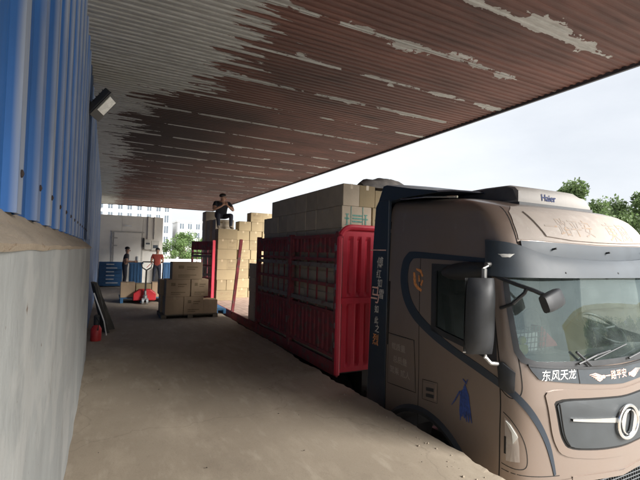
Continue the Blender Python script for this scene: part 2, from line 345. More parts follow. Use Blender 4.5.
def copy_tree(o, parent=None):
    c = o.copy(); col.objects.link(c)
    if parent is not None: c.parent = parent
    for ch in list(o.children): copy_tree(ch, c)
    return c
def text_mesh(txt, size, depth=.001, shear=0, bold=0):
    cu = bpy.data.curves.new('lettering', 'FONT'); cu.body = txt; cu.size = size; cu.extrude = depth; cu.align_x = 'CENTER'; cu.align_y = 'CENTER'
    cu.shear = shear; cu.offset = bold; cu.resolution_u = 3
    o = bpy.data.objects.new('lettering', cu); col.objects.link(o)
    dg = bpy.context.evaluated_depsgraph_get(); me = bpy.data.meshes.new_from_object(o.evaluated_get(dg))
    bpy.data.objects.remove(o); bpy.data.curves.remove(cu); return me
def n3(x, y, z=0): return mnoise.noise(Vector((x, y, z)))

# ------------------------------------------------------------------ ground and dock
mb = MB(); mb.add([(-1500, -1500, -1.35), (1500, -1500, -1.35), (1500, 1500, -1.35), (-1500, 1500, -1.35)], [(0, 1, 2, 3)])
struct('yard_ground', mb, 'ground', recalc=False)
def edge_x(y):
    b = 2.79 + .035 * (y > 6) * min(1, (y - 6) / 3)
    chip = n3(y * 2.3, 1.7) * .045 + n3(y * 7, 4.1) * .028 + n3(y * 19, 8) * .014
    return b + chip
ys = []; y = -8.0
while y < 30:
    ys.append(y); y += .035 if -1 < y < 9 else .15
rows = []
for y in ys:
    ex = edge_x(y); d1 = .05 + .05 * abs(n3(y * 5, 2)); d2 = .11 + .07 * abs(n3(y * 3, 9))
    zz = lambda x: .004 * n3(x * 1.3, y * 1.3)
    rows.append([(x, y, zz(x)) for x in (-.5, 0, .5, 1, 1.5, 2, 2.4)] +
                [(ex - .10, y, zz(2.6) - .001), (ex - d2 * .28, y, -.003 - .008 * abs(n3(y * 8, 5))), (ex - .010, y, -.016 - d1 * .25), (ex, y, -.04 - d1 * .6),
                 (ex + .01 * n3(y * 11, 3), y, -.13 - .04 * n3(y * 6, 6)), (2.78, y, -.3), (2.78, y, -1.35)])
mb = MB(); mb.grid(rows)
struct('loading_dock', mb, 'dock_concrete')
random.seed(3); mb = MB()
for i in range(90):
    y = random.uniform(1.2, 7); x = edge_x(y) - .15 - abs(random.gauss(.0, .12)); r = random.uniform(.003, .011) * (1.3 if random.random() < .2 else 1)
    if x < 2.2: continue
    c = Vector((x, y, r * .4)); vs_ = [c + Vector((math.cos(a), math.sin(a), 0)) * r * random.uniform(.7, 1.2) for a in (0, 1.2, 2.5, 3.8, 5)] + [c + Vector((0, 0, r * .8)), c - Vector((0, 0, r))]
    mb.add(vs_, [(k, (k + 1) % 5, 5) for k in range(5)] + [((k + 1) % 5, k, 6) for k in range(5)])
tag(part('concrete_crumbs', mb, 'dock_concrete'), 'loose concrete crumbs along the broken dock edge', 'rubble', kind='stuff')

random.seed(9); mb = MB()
for i in range(34):
    x, y = random.uniform(-.1, 2.5), random.uniform(2.4, 12); r = random.uniform(.004, .012); a0 = random.uniform(0, 6.28)
    vs_ = [(x + r * math.cos(a0 + a) * random.uniform(.5, 1.3), y + r * math.sin(a0 + a) * random.uniform(.5, 1.3), .007 + .004 * random.random()) for a in (0, 1.3, 2.4, 3.6, 4.9)] + [(x, y, .014)]
    mb.add(vs_, [(k, (k + 1) % 5, 5) for k in range(5)])
mk('litter', (.07, .055, .04), .9, 0, .4, 20)
tag(part('floor_litter', mb, 'litter'), 'small dark scraps of litter scattered over the dock floor', 'litter', kind='stuff')

# ------------------------------------------------------------------ warehouse wall
wall = thing('warehouse_wall', 'long blue corrugated warehouse wall above a whitewashed lower wall', 'wall', (-.4, 8, 0))
WE = 7.15
mb = MB(); rows = []
for j in range(150):
    y = -8 + (WE + 8) * j / 149
    ridge = .006 * n3(y * 1.3, .5) + .003 * math.sin(y * 9 + 2 * n3(y, 2))
    rows.append([(-.205 + ridge + .006 * n3(y * 2, z * .8, 3), y, z) for z in (0, .25, .5, .75, 1, 1.25, 1.45, 1.58, 1.642)] + [(-.44, y, 1.642), (-.44, y, 0)])
mb.grid(rows); mb.add(rows[-1], [tuple(range(11))]); mb.add(rows[0], [tuple(range(11))])
part('lower_wall', mb, 'wall_white', wall, smooth=True)['label'] = 'scuffed whitewashed lower wall with drip stains'
mb = MB(); rows = []
for j in range(120):
    y = -8 + (WE + 8.06) * j / 119; q = .006 * n3(y * 3, 7)
    rows.append([(-.200 + q, y, 1.636 + q), (-.192 + q, y, 1.655 + q), (-.26, y, 1.715 + q * .5), (-.302, y, 1.765), (-.43, y, 1.77), (-.43, y, 1.655), (-.23, y, 1.645), (-.200 + q, y, 1.636 + q)])
mb.grid(rows); part('ledge_flashing', mb, 'ledge', wall)['label'] = 'dusty brown flashing between blue sheets and whitewashed wall'
def wall_sheet(y0, z0, z1, wdt):
    prof = []; pitch = wdt / 2
    for k in range(2):
        a = k * pitch
        prof += [(a, 0), (a + .20, 0), (a + .235, .038), (a + .325, .038), (a + .36, 0)] if pitch > .4 else [(a, 0), (a + .15, 0), (a + .18, .03), (a + .25, .03), (a + .28, 0)]
    prof += [(wdt, 0)]
    mb_ = MB(); t = -.012
    mb_.grid([[(-.305 + d, y0 + a, z) for a, d in prof] for z in (z0, (z0 + z1) / 2, z1)])
    mb_.grid([[(-.305 + d + t, y0 + a, z) for a, d in prof] for z in (z0, z1)])
    for z in (z0, z1): mb_.add([(-.305 + d, y0 + a, z) for a, d in prof] + [(-.305 + d + t, y0 + a, z) for a, d in prof], [(i, i + 1, i + 1 + len(prof), i + len(prof)) for i in range(len(prof) - 1)])
    return mb_
for k in range(17):
    y0 = -8 + .9 * k
    if y0 + .9 > WE + .3: break
    o = part('wall_sheet', wall_sheet(y0, 1.758, 4.26, .897), 'sheet_blue', wall)
    for a in (.28, .73):
        if y0 + a > 1:
            sc = MB(); sc.lathe((-.2665, y0 + a, 1.90 + .02 * n3(y0 + a, 1)), (1, 0, 0), [(-.004, .014), (.004, .014), (.007, .008), (.009, .001)], 8); part('screw', sc, 'screw', o)
yk = y0
for k in range(17):
    ya = yk + .9 * k
    part('wall_sheet', wall_sheet(ya, .02, 4.26, .897), 'sheet_blue', wall)
mb = MB(); mb.box(-.62, -.45, -8, 22.8, -1.35, 4.6); part('wall_core', mb, 'dust_grey', wall)
mb = MB(); mb.box(-.335, -.215, WE, WE + .12, .0, 1.77); part('corner_post', mb, 'sheet_blue', wall)

# ------------------------------------------------------------------ canopy roof
roof = thing('canopy_roof', 'flat corrugated canopy with rusty peeling underside over the dock', 'roof', (2.8, 10, 4.2))
RZ = CH + 2.55
prof = []
for k in range(10):
    a = k * .1; prof += [(a, 0), (a + .030, 0), (a + .042, .014), (a + .088, .014)]
prof += [(1.0, 0)]
mb = MB()
top = [(a, .05) for a, d in prof]
mb.grid([[(x, a, d) for a, d in prof] for x in (-.42, 1, 2.5, 4, 5.97)])
mb.grid([[(x, a, .045) for a, d in (prof[0], prof[-1])] for x in (-.42, 5.97)])
for x in (-.42, 5.97):
    mb.add([(x, a, d) for a, d in prof] + [(x, 1.0, .045), (x, 0, .045)], [tuple(range(len(prof) + 2))])
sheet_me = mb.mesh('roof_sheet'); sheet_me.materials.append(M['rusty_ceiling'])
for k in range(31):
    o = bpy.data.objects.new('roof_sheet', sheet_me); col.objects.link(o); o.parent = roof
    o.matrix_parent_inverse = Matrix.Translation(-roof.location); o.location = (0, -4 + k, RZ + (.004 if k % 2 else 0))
mb = MB(); mb.box(5.972, 6.012, -4.03, 27.03, RZ - .035, RZ + .10); part('edge_fascia', mb, 'fascia', roof)
mb = MB(); mb.box(-.42, 5.97, 27.002, 27.03, RZ - .03, RZ + .10); mb.box(-.42, 5.97, -4.03, -4.002, RZ - .03, RZ + .10); part('end_fascia', mb, 'fascia', roof)
for k in range(6):
    mb = MB(); mb.box(-.42, 5.95, -3.5 + 5 * k, -3.38 + 5 * k, RZ + .105, RZ + .3); part('roof_beam', mb, 'fascia', roof)
mb = MB(); mb.box(-.42, 5.96, -3.99, 26.99, RZ + .055, RZ + .1); part('roof_deck', mb, 'fascia', roof)

# floodlight on the wall
fl = thing('floodlight', 'black floodlight on a bracket high on the blue wall', 'floodlight', (-.27, 6.4, CH + 1.85))
c0 = Vector((-.13, 6.35, CH + 1.93)); dirv = Vector((.40, -.12, .52)).normalized(); nrm = Vector((.70, -.25, -.50)); nrm = (nrm - dirv * nrm.dot(dirv)).normalized(); sd_ = dirv.cross(nrm)
def obox(c, a, b, d, ha, hb, hd):
    return MB().add([c + a * sa * ha + b * sb * hb + d * s3 * hd for s3 in (-1, 1) for sa, sb in ((-1, -1), (1, -1), (1, 1), (-1, 1))],
                    [(0, 3, 2, 1), (4, 5, 6, 7), (0, 1, 5, 4), (1, 2, 6, 5), (2, 3, 7, 6), (3, 0, 4, 7)])
h = obox(c0, dirv, sd_, nrm, .20, .15, .045); part('housing', h, 'housing', fl, bevel=.012)
h = obox(c0 + nrm * .05, dirv, sd_, nrm, .20, .15, .008); part('rim', h, 'housing', fl)
h = obox(c0 + nrm * .060 + dirv * .03, dirv, sd_, nrm, .12, .11, .006); part('lens', h, 'lamp_glass', fl)
mb = MB(); 
for k in range(6): mb.v += []
for k in range(6):
    q = obox(c0 - nrm * .055 + dirv * (-.15 + .06 * k), dirv, sd_, nrm, .006, .12, .014); mb.add(q.v, q.f)
part('cooling_fins', mb, 'housing', fl)
mb = MB(); mb.tube([(-.27, 6.35, CH + 1.86), (-.2, 6.35, CH + 1.84), tuple(c0 - dirv * .12 - nrm * .03)], .016); mb.box(-.272, -.255, 6.28, 6.42, CH + 1.78, CH + 1.94); part('bracket', mb, 'housing', fl)

# ------------------------------------------------------------------ cab surface
A_, D_, N_, YRr, YF0, XC = 1.22, .32, 3.0, 4.10, 2.16, 4.21
_pts = [(A_ * math.sin(i / 240 * math.pi / 2) ** (2 / N_), D_ * (1 - math.cos(i / 240 * math.pi / 2) ** (2 / N_))) for i in range(241)]
_cs = [0]
for a, b in zip(_pts, _pts[1:]): _cs.append(_cs[-1] + math.hypot(b[0] - a[0], b[1] - a[1]))
SC = _cs[-1]; SREAR = SC + (YRr - YF0 - D_)
def interp(x, xs, ysv):
    if x <= xs[0]: return ysv[0]
    for i in range(1, len(xs)):
        if x <= xs[i]:
            t = (x - xs[i - 1]) / (xs[i] - xs[i - 1] or 1); return ysv[i - 1] + t * (ysv[i] - ysv[i - 1])
    return ysv[-1]
_px = [p[0] for p in _pts]; _pd = [p[1] for p in _pts]
def sm_interp(x, xs, ysv):               # gentle smoothing of the profile
    return (interp(x - .03, xs, ysv) + interp(x, xs, ysv) * 2 + interp(x + .03, xs, ysv)) / 4
ZK = [-2.6, -1.7, -1.2, -.9, -.2, .1, .22, .32, .40, .46, .50, .53, .55]
YK = [2.19, 2.16, 2.16, 2.19, 2.33, 2.37, 2.41, 2.47, 2.55, 2.65, 2.78, 2.97, 3.2]
WK = [1, 1, 1, 1, .985, .977, .972, .965, .952, .93, .89, .80, .5]
def base(s):
    s = abs(s)
    if s >= SC: return A_, D_ + (s - SC)
    return interp(s, _cs, _px), interp(s, _cs, _pd)
def C0(s, Z):
    x, d = base(s); yf = sm_interp(Z, ZK, YK); wv = interp(Z, ZK, WK); t = d / (YRr - YF0)
    Yv = yf + t * (YRr - yf); X = XC - math.copysign(x, s) * wv
    return Vector((X, Yv, CH + Z + .085 * min(1, max(0, Z / .4)) * (Yv - 2.3)))
def CN(s, Z):
    e = .012; a = C0(s + e, Z) - C0(s - e, Z); b = C0(s, Z + e) - C0(s, Z - e)
    n = b.cross(a).normalized()
    return n
def C(s, Z, off=0):
    p = C0(s, Z)
    return p + CN(s, Z) * off if off else p
_t = CN(0, -1.4); SGN = 1 if _t.y < 0 else -1
def CO(s, Z, off): return C0(s, Z) + CN(s, Z) * off * SGN
def mir(pts): return [(-a, b) for a, b in pts]
def ribbon(A, B, n=4, off=.004, th=.02):
    """strip between two polylines on the cab surface, with its edges turned in"""
    mb_ = MB(); rows_ = []
    for (a, b) in zip(A, B):
        r = [CO(a[0] + (b[0] - a[0]) * k / n, a[1] + (b[1] - a[1]) * k / n, off) for k in range(n + 1)]
        rows_.append([CO(a[0], a[1], off - th)] + r + [CO(b[0], b[1], off - th)])
    mb_.grid(rows_); return mb_
def dens(P_, n):
    """resample a polyline with a smooth curve"""
    out_ = []
    for i in range(len(P_) - 1):
        p0, p1, p2, p3 = P_[max(i - 1, 0)], P_[i], P_[i + 1], P_[min(i + 2, len(P_) - 1)]
        for k in range(n):
            t = k / n
            out_.append(tuple(.5 * (2 * p1[j] + (p2[j] - p0[j]) * t + (2 * p0[j] - 5 * p1[j] + 4 * p2[j] - p3[j]) * t * t + (3 * p1[j] - p0[j] - 3 * p2[j] + p3[j]) * t ** 3) for j in (0, 1)))
    out_.append(P_[-1]); return out_
def lin(P_, n):
    return [tuple(P_[i][j] + (P_[i + 1][j] - P_[i][j]) * k / n for j in (0, 1)) for i in range(len(P_) - 1) for k in range(n)] + [P_[-1]]
def patch(poly, off=.004, th=.02, rings=5, dens_n=3, dome=0):
    P_ = lin(list(poly) + [poly[0]], dens_n)[:-1]; cx = sum(p[0] for p in P_) / len(P_); cz = sum(p[1] for p in P_) / len(P_); mb_ = MB(); rows_ = []
    for k in range(rings + 1):
        t = .002 + .998 * k / rings
        rows_.append([CO(cx + (p[0] - cx) * t, cz + (p[1] - cz) * t, off + dome * (1 - t * t)) for p in P_ + P_[:1]])
    rows_.append([CO(p[0], p[1], off - th) for p in P_ + P_[:1]])
    mb_.grid(rows_); return mb_
def frame(poly, inner, off=.006, th=.03, n=3):
    return ribbon(lin(list(poly) + [poly[0]], n), lin(list(inner) + [inner[0]], n), 2, off, th)
def shrink(poly, ds, dz):
    cx = (max(p[0] for p in poly) + min(p[0] for p in poly)) / 2; cz = (max(p[1] for p in poly) + min(p[1] for p in poly)) / 2
    hx = (max(p[0] for p in poly) - min(p[0] for p in poly)) / 2; hz = (max(p[1] for p in poly) - min(p[1] for p in poly)) / 2
    return [(cx + (p[0] - cx) * (1 - ds / hx), cz + (p[1] - cz) * (1 - dz / hz)) for p in poly]
def inside(p, poly):
    r = False; x, y_ = p; n = len(poly)
    for i in range(n):
        (x1, y1), (x2, y2) = poly[i], poly[(i + 1) % n]
        if (y1 > y_) != (y2 > y_) and x < (x2 - x1) * (y_ - y1) / (y2 - y1) + x1: r = not r
    return r
def strokes(name, lines, s0, Z0, sc, mat, parent, off=.004, wdt=.01):
    """brush strokes on the cab skin: each line a list of (x, y, width)"""
    mb_ = MB()
    for kk, ln in enumerate(lines):
        A = []; B = []
        for i, (x, y_, w_) in enumerate(ln):
            x0, y0_ = ln[max(i - 1, 0)][:2]; x1, y1_ = ln[min(i + 1, len(ln) - 1)][:2]
            dx, dy = x1 - x0, y1_ - y0_; l_ = math.hypot(dx, dy) or 1
            A.append((s0 - (x - dy / l_ * w_ / 2) * sc, Z0 + (y_ + dx / l_ * w_ / 2) * sc)); B.append((s0 - (x + dy / l_ * w_ / 2) * sc, Z0 + (y_ - dx / l_ * w_ / 2) * sc))
        q = ribbon(A, B, 1, off + .0005 * kk, .002); mb_.add(q.v, q.f)
    return part(name, mb_, mat, parent)
def letter_on_cab(txt, size, s0, Z0, mat, parent, off=.004, shear=0, bold=0, sx=1):
    me = text_mesh(txt, size, .0005, shear, bold); bm = bmesh.new(); bm.from_mesh(me); bmesh.ops.triangulate(bm, faces=bm.faces)
    for _ in range(3):
        lg = [e for e in bm.edges if e.calc_length() > .035]
        if lg: bmesh.ops.subdivide_edges(bm, edges=lg, cuts=1); bmesh.ops.triangulate(bm, faces=bm.faces)
    bm.to_mesh(me); bm.free()
    for v in me.vertices:
        p = CO(s0 - v.co.x * sx, Z0 + v.co.y, off + v.co.z); v.co = p
    return link('lettering', me, mat, parent)

truck = thing('tractor_truck', 'tan and navy tractor truck cab parked beside the dock', 'truck', (XC, 3.3, -1.35))
WS = [(-1.2, -.10), (1.2, -.10), (1.2, -.35), (1.19, -.59), (1.18, -.75), (1.14, -.82), (1.06, -.85), (.8, -.862), (.3, -.885), (0, -.89), (-.3, -.885), (-.8, -.862), (-1.06, -.85), (-1.14, -.82), (-1.18, -.75), (-1.19, -.59), (-1.2, -.35)]
SW = [(2.13, -.10), (1.6, -.10), (1.36, -.12), (1.36, -.36), (1.385, -.73), (1.40, -.86), (1.67, -.815), (1.99, -.765), (2.16, -.73)]
DOOR = [(1.345, .02), (1.35, -1.02), (1.36, -1.43), (1.36, -2.3), (2.39, -2.3), (2.39, -.78), (2.35, .02)]
def arch(s, Z):
    p = C0(s, Z); return (p.y - 3.42) ** 2 + (Z + 2.36) ** 2 < .72 ** 2 and abs(s) > SC
bodyb, doorl, doorr, liner = MB(), MB(), MB(), MB()
SS = [-SREAR + 2 * SREAR * i / 240 for i in range(241)]
ZZ = [-2.12 + .02 * i for i in range(126)] + [.40, .42, .44, .46, .48, .5, .515, .53, .54, .55]
VV = [[C0(s, Z) for s in SS] for Z in ZZ]
W_in = shrink(WS, -.012, -.012); S_in = shrink(SW, -.015, -.015); S_in_m = mir(S_in); DM = mir(DOOR)
idx = {}
for i in range(len(ZZ) - 1):
    for j in range(len(SS) - 1):
        cz_, cs_ = (ZZ[i] + ZZ[i + 1]) / 2, (SS[j] + SS[j + 1]) / 2
        if inside((cs_, cz_), W_in) or inside((cs_, cz_), S_in) or inside((cs_, cz_), S_in_m) or arch(cs_, cz_): continue
        if cz_ < -1.815 - .08 * max(0, 1 - abs(cs_) / .7) and abs(cs_) < .68: continue
        tgt = doorl if inside((cs_, cz_), DOOR) else doorr if inside((cs_, cz_), DM) else bodyb
        key = id(tgt); f_ = []
        for (a, b) in ((i, j), (i, j + 1), (i + 1, j + 1), (i + 1, j)):
            k = (key, a, b)
            if k not in idx: idx[k] = len(tgt.v); tgt.v.append(tuple(VV[a][b]))
            f_.append(idx[k])
        tgt.f.append(tuple(f_))
top_ring = [tuple(VV[-1][j]) for j in range(len(SS))]
bodyb.add(top_ring, [tuple(range(len(SS)))])
rear = [tuple(VV[i][0]) for i in range(len(ZZ))] + [tuple(VV[i][-1]) for i in reversed(range(len(ZZ)))]
bodyb.add(rear, [tuple(range(len(rear)))])
body = part('body', bodyb, 'tan_paint', truck, smooth=True)
dl = part('door', doorl, 'tan_paint', truck, smooth=True); dr = part('door', doorr, 'tan_paint', truck, smooth=True)
# panel gaps
def gap(pl, parent, wd=.007, name='panel_gap', mat='seam', off=.0015):
    A = []; B = []
    for i, p in enumerate(pl):
        q0, q1 = pl[max(i - 1, 0)], pl[min(i + 1, len(pl) - 1)]; dx, dy = q1[0] - q0[0], q1[1] - q0[1]; l_ = math.hypot(dx, dy)
        A.append((p[0] - dy / l_ * wd / 2, p[1] + dx / l_ * wd / 2)); B.append((p[0] + dy / l_ * wd / 2, p[1] - dx / l_ * wd / 2))
    return part(name, ribbon(A, B, 1, off, .004), mat, parent)
for sg in (1, -1):
    f2 = lambda P_: [(a * sg, b) for a, b in P_]
    gap(f2(lin([(1.345, -.02), (1.345, -.9), (1.352, -1.02), (1.36, -1.43), (1.36, -2.05)], 8)), body, .011)
    gap(f2(lin([(2.355, .0), (2.385, -.78), (2.392, -1.9)], 8)), body, .007)
    gap(f2(dens([(1.05, .45), (1.062, .37), (1.075, .26), (1.072, .13)], 6)), body, .010)
    gap(f2(lin([(SREAR - .02, .5), (SREAR - .02, -2.0)], 12)), body, .014)
    gap(f2(dens([(1.182, -.80), (1.172, -.95), (1.172, -1.06), (1.20, -1.12), (1.27, -1.14), (1.345, -1.09)], 5)), body, .008)
    gap(f2(dens([(1.33, -1.27), (1.27, -1.31), (1.2, -1.40), (1.15, -1.52), (1.14, -1.66), (1.2, -1.70), (1.34, -1.69)], 5)), body, .006)
    # side trim: navy band round the window and down to the bumper
    so = f2(dens([(1.37, 0.0), (1.88, 0.02), (2.46, 0.04), (2.6, 0.02), (2.69, -.07), (2.72, -.27), (2.65, -.49), (2.48, -.67), (2.21, -.81), (1.93, -.91), (1.56, -1.02), (1.31, -1.1), (1.2, -1.18), (1.08, -1.33), (.98, -1.51), (.9, -1.75)], 5))
    si = f2(dens([(1.37, -.04), (1.88, -.03), (2.41, -.02), (2.52, -.05), (2.57, -.13), (2.58, -.29), (2.52, -.46), (2.38, -.6), (2.15, -.73), (1.9, -.84), (1.54, -.95), (1.29, -1.04), (1.17, -1.13), (1.04, -1.3), (.94, -1.5), (.88, -1.74)], 5))
    part('side_stripe', ribbon(so, si, 3, .006, .01), 'navy', truck, smooth=True)['label'] = 'navy band sweeping round the door window down to the bumper'
    # side window
    wf = f2(SW); wi = shrink(wf, .035, .04); wo = shrink(wf, -.03, -.03)
    fo = part('window_frame', frame(wo, wi, .006, .03), 'black_plastic', truck)
    part('side_window', patch(wo, -.012, .002, 6, 3), 'dark_glass', truck, smooth=True)
    # door handle recess and grip
    hd = part('door_handle', patch(f2([(2.32, -1.28), (2.11, -1.26), (2.11, -1.45), (2.31, -1.47)]), .003, .01), 'tan_paint', dl if sg > 0 else dr)
    ho = part('handle_plate', patch(f2([(2.30, -1.295), (2.13, -1.275), (2.13, -1.435), (2.30, -1.455)]), .012, .012), 'tan_paint', dl if sg > 0 else dr)
    for zo in (0, -.062):
        part('grip', patch(f2([(2.25, -1.335 + zo), (2.14, -1.32 + zo), (2.14, -1.352 + zo), (2.25, -1.367 + zo)]), .02, .012), 'black_plastic', dl if sg > 0 else dr)
    gap(f2(lin([(2.325, -1.275), (2.105, -1.255), (2.105, -1.455), (2.325, -1.475), (2.325, -1.275)], 3)), dl if sg > 0 else dr, .005)
    # rear access panel
    pp = f2([(2.92, -.91), (2.47, -.91), (2.44, -1.44), (2.92, -1.47)])
    part('access_panel', patch(pp, .006, .008), 'tan_paint', truck)
    gap(lin([(a, b) for a, b in shrink(pp, -.008, -.008)] + [shrink(pp, -.008, -.008)[0]], 4), truck, .008)
    part('vent_slot', ribbon(f2(lin([(2.955, -.30), (2.95, -1.04)], 8)), f2(lin([(2.93, -.30), (2.925, -1.04)], 8)), 1, .004, .01), 'seam', truck)
    # corner lamp / air duct
    part('corner_duct', patch(f2([(1.315, -1.31), (1.27, -1.34), (1.215, -1.42), (1.20, -1.52), (1.195, -1.64), (1.30, -1.655)]), .004, .006), 'tan_dusty', truck)
    part('duct_blade', patch(f2([(1.30, -1.33), (1.265, -1.355), (1.21, -1.44), (1.245, -1.50), (1.25, -1.42)]), .016, .012), 'lamp_clear', truck)
    part('duct_slot', patch(f2([(1.315, -1.46), (1.30, -1.46), (1.30, -1.6), (1.315, -1.6)]), .008, .004), 'seam', truck)
    part('mirror_mount', patch(f2([(1.30, -.865), (1.215, -.93), (1.23, -1.085), (1.27, -1.10), (1.345, -1.065), (1.345, -.87)]), .03, .035, dome=.012), 'black_plastic', truck, smooth=True)
    part('marker_lamp', patch(f2([(1.25, .035), (1.14, .035), (1.16, -.005), (1.24, .0)]), .066, .02, dome=.01), 'lamp_clear', truck)
    # wheel arch flare
    A = []; B = []
    for k in range(33):
        a = math.pi * k / 32; A.append((3.42 + .72 * math.cos(a), -2.36 + .72 * math.sin(a))); B.append((3.42 + .80 * math.cos(a), -2.36 + .80 * math.sin(a)))
    mb = MB(); xs_ = XC - sg * A_
    mb.grid([[(xs_ + sg * .75, A[k][0], CH + A[k][1]), (xs_ - sg * .02, A[k][0], CH + A[k][1]), (xs_ - sg * .03, B[k][0] * .5 + A[k][0] * .5, CH + B[k][1] * .5 + A[k][1] * .5), (xs_ + sg * .004, B[k][0], CH + B[k][1])] for k in range(33)])
    part('wheel_arch', mb, 'black_plastic', truck, smooth=True)
    # wheel
    wc = (xs_ + sg * .06, 3.42, -1.35 + .52)
    mb = MB(); mb.lathe(wc, (sg, 0, 0), [(0, .30), (-.01, .40), (.0, .50), (.03, .52), (.27, .52), (.30, .50), (.31, .4), (.3, .3), (0, .30)], 36); wh = part('wheel', mb, 'rubber', truck, smooth=True)
    mb = MB(); mb.lathe(wc, (sg, 0, 0), [(.015, .31), (.02, .28), (.12, .24), (.10, .12), (.0, .11), (-.02, .08), (-.02, .001)], 24); part('rim', mb, 'steel', wh, smooth=True)
# windshield
part('windshield', patch(shrink(WS, -.02, -.02), -.008, .002, 14, 6), 'windshield', truck, smooth=True)['label'] = 'wide curved windshield reflecting sky and trees'
part('windshield_seal', frame(shrink(WS, -.028, -.03), shrink(WS, .018, .016), .008, .03, 5), 'black_plastic', truck, smooth=True)
# sun visor: dark blue wrap-around band standing proud of the cab
vt = [(-1.36, .15), (-1.19, .13), (-1.06, .10), (-.8, .035), (-.5, .012), (-.18, .0), (.18, .0), (.5, .012), (.8, .035), (1.06, .10), (1.19, .13), (1.36, .15)]
vt = dens(vt, 4)
vb = [(s, -.165 + .02 * (abs(s) > 1.2) * (abs(s) - 1.2) / .16) for s, z in vt]
mb = MB(); rows = []
for (a, b) in zip(vt, vb):
    edge = min(1, max(0, (1.40 - abs(a[0])) / .10)); pr = .02 + .045 * edge
    rows.append([CO(a[0], a[1] + .012, -.01)] + [CO(a[0], a[1] + (b[1] - a[1]) * k / 6, pr * (1 - .35 * (1 - k / 6) ** 3) + .03 * edge * (k / 6)) for k in range(7)] + [CO(b[0], b[1] + .004, pr - .012 + .03 * edge), CO(b[0], b[1] + .035, -.01)])
mb.grid(rows); vis = part('sun_visor', mb, 'visor_blue', truck, smooth=True)
# upper visor strip between the visor seam and the roof cap
ut = dens([(s, .155 - .02 * (1 - abs(s) / 1.3)) for s in (-1.05, -.7, -.35, 0, .35, .7, 1.05)], 4)
ub = [(s, interp(abs(s), [0, .18, .5, .8, 1.06], [.002, .002, .014, .037, .10])) for s, z in ut]
part('visor_band', ribbon(ut, ub, 3, .022, .03), 'visor_blue', truck, smooth=True)
for (s, z) in ((.71, .09), (-.07, .075), (.67, -.12), (-.10, -.12), (-.75, .09), (-.8, -.12)):
    mb = MB(); p = CO(s, z, .05 if z > 0 else .085); mb.lathe(p, CN(s, z) * SGN, [(-.03, .009), (.004, .009), (.007, .004), (.007, .0005)], 10); part('bolt', mb, 'black_plastic', vis)
# roof cap face: a raised dusty panel with faded lettering
cap = [(-1.0, .20), (-.97, .30), (-.85, .40), (-.4, .425), (0, .43), (.4, .425), (.86, .405), (.80, .30), (.74, .20), (.4, .175), (0, .17), (-.4, .175), (-.86, .19)]
part('roof_cap', patch([(-1.055, .165), (-1.05, .30), (-1.02, .40), (-.92, .455), (-.4, .475), (0, .478), (.4, .475), (.92, .455), (1.02, .40), (1.05, .30), (1.055, .165), (.5, .155), (0, .15), (-.5, .155)], .006, .012, 8, 4), 'tan_dusty', truck, smooth=True)
rc = part('cap_panel', patch(cap, .018, .012, 18, 9, dome=0), 'tan_dusty', truck, smooth=True)
letter_on_cab('一路平安', .165, .36, .275, 'faint_orange', truck, .0192, sx=1.1); letter_on_cab('東風', .19, -.45, .262, 'faint_orange', truck, .0192, sx=1.2)
# dark trim under the windshield, its lettering and winged badge
tt = lin([(s, -.868 - .075 * (1 - (abs(s) / 1.12) ** 1.4)) for s in [1.115 - 2.23 * k / 40 for k in range(41)]], 1)
tb = [(s * .975, -.97 - .125 * (1 - (abs(s) / 1.12) ** 1.25)) for s, z in tt]
tb = [(s, z + (.06 * max(0, (abs(s) - 1.03) / .06) if abs(s) > 1.03 else 0)) for s, z in tb]
trim = part('trim_panel', ribbon(tt, tb, 4, .012, .03), 'trim_dark', truck, smooth=True)
mb = ribbon([(s, z + .012) for s, z in tt], [(s, z - .006) for s, z in tt], 2, .022, .02); part('trim_ledge', mb, 'black_plastic', truck, smooth=True)
gap([(.625, -.905), (.61, -1.035)], truck, .008, off=.0145)
letter_on_cab('东风天龙', .092, .835, -.955, 'white_letter', truck, .0142, .15, sx=1.0)
wing = []
for k in range(5):
    y0 = .022 - .012 * k; wing.append([(-.16 + .022 * k, y0 + .006, .003), (-.08 + .012 * k, y0 + .010 - .004 * k, .012), (.01, .004 - .006 * k, .010)])
wing += [[(-.02, .0, .018), (.03, -.003, .03), (.05, -.004, .02)]]
strokes('winged_badge', wing, .32, -1.005, 1.0, 'pink_letter', truck, .0145)
letter_on_cab('一路平安', .082, .10, -1.012, 'pink_letter', truck, .0145, sx=1.0, bold=.001); 
strokes('winged_badge', [[(-x, y_, w_) for x, y_, w_ in l_] for l_ in wing], -.14, -1.02, 1.0, 'pink_letter', truck, .0145)
# grille
def chaikin(P_, n=2):
    for _ in range(n): P_ = [q for i in range(len(P_)) for a, b in ((P_[i], P_[(i + 1) % len(P_)]),) for q in ((a[0] * .8 + b[0] * .2, a[1] * .8 + b[1] * .2), (a[0] * .2 + b[0] * .8, a[1] * .2 + b[1] * .8))]
    return P_
gr = [(.92, -1.13), (.34, -1.175), (0, -1.20), (-.34, -1.175), (-.92, -1.13), (-.89, -1.26), (-.85, -1.44), (-.77, -1.555), (-.35, -1.625), (0, -1.655), (.35, -1.625), (.77, -1.555), (.85, -1.44), (.89, -1.26)]
gr = chaikin(gr)
go = shrink(gr, -.05, -.05)
part('grille_surround', frame(shrink(gr, -.075, -.075), shrink(gr, .0, .0), .011, .03, 1), 'tan_paint', truck, smooth=True)
part('grille_recess', patch(shrink(gr, -.012, -.014), .004, .01, 8, 1), 'seam', truck)
gp = part('grille_panel', patch(shrink(gr, .03, .02), .014, .02, 8, 1, dome=.012), 'grey_grille', truck, smooth=True)
gap(dens([(.86, -1.175), (.81, -1.42), (.74, -1.53)], 4), gp, .006, off=.02)
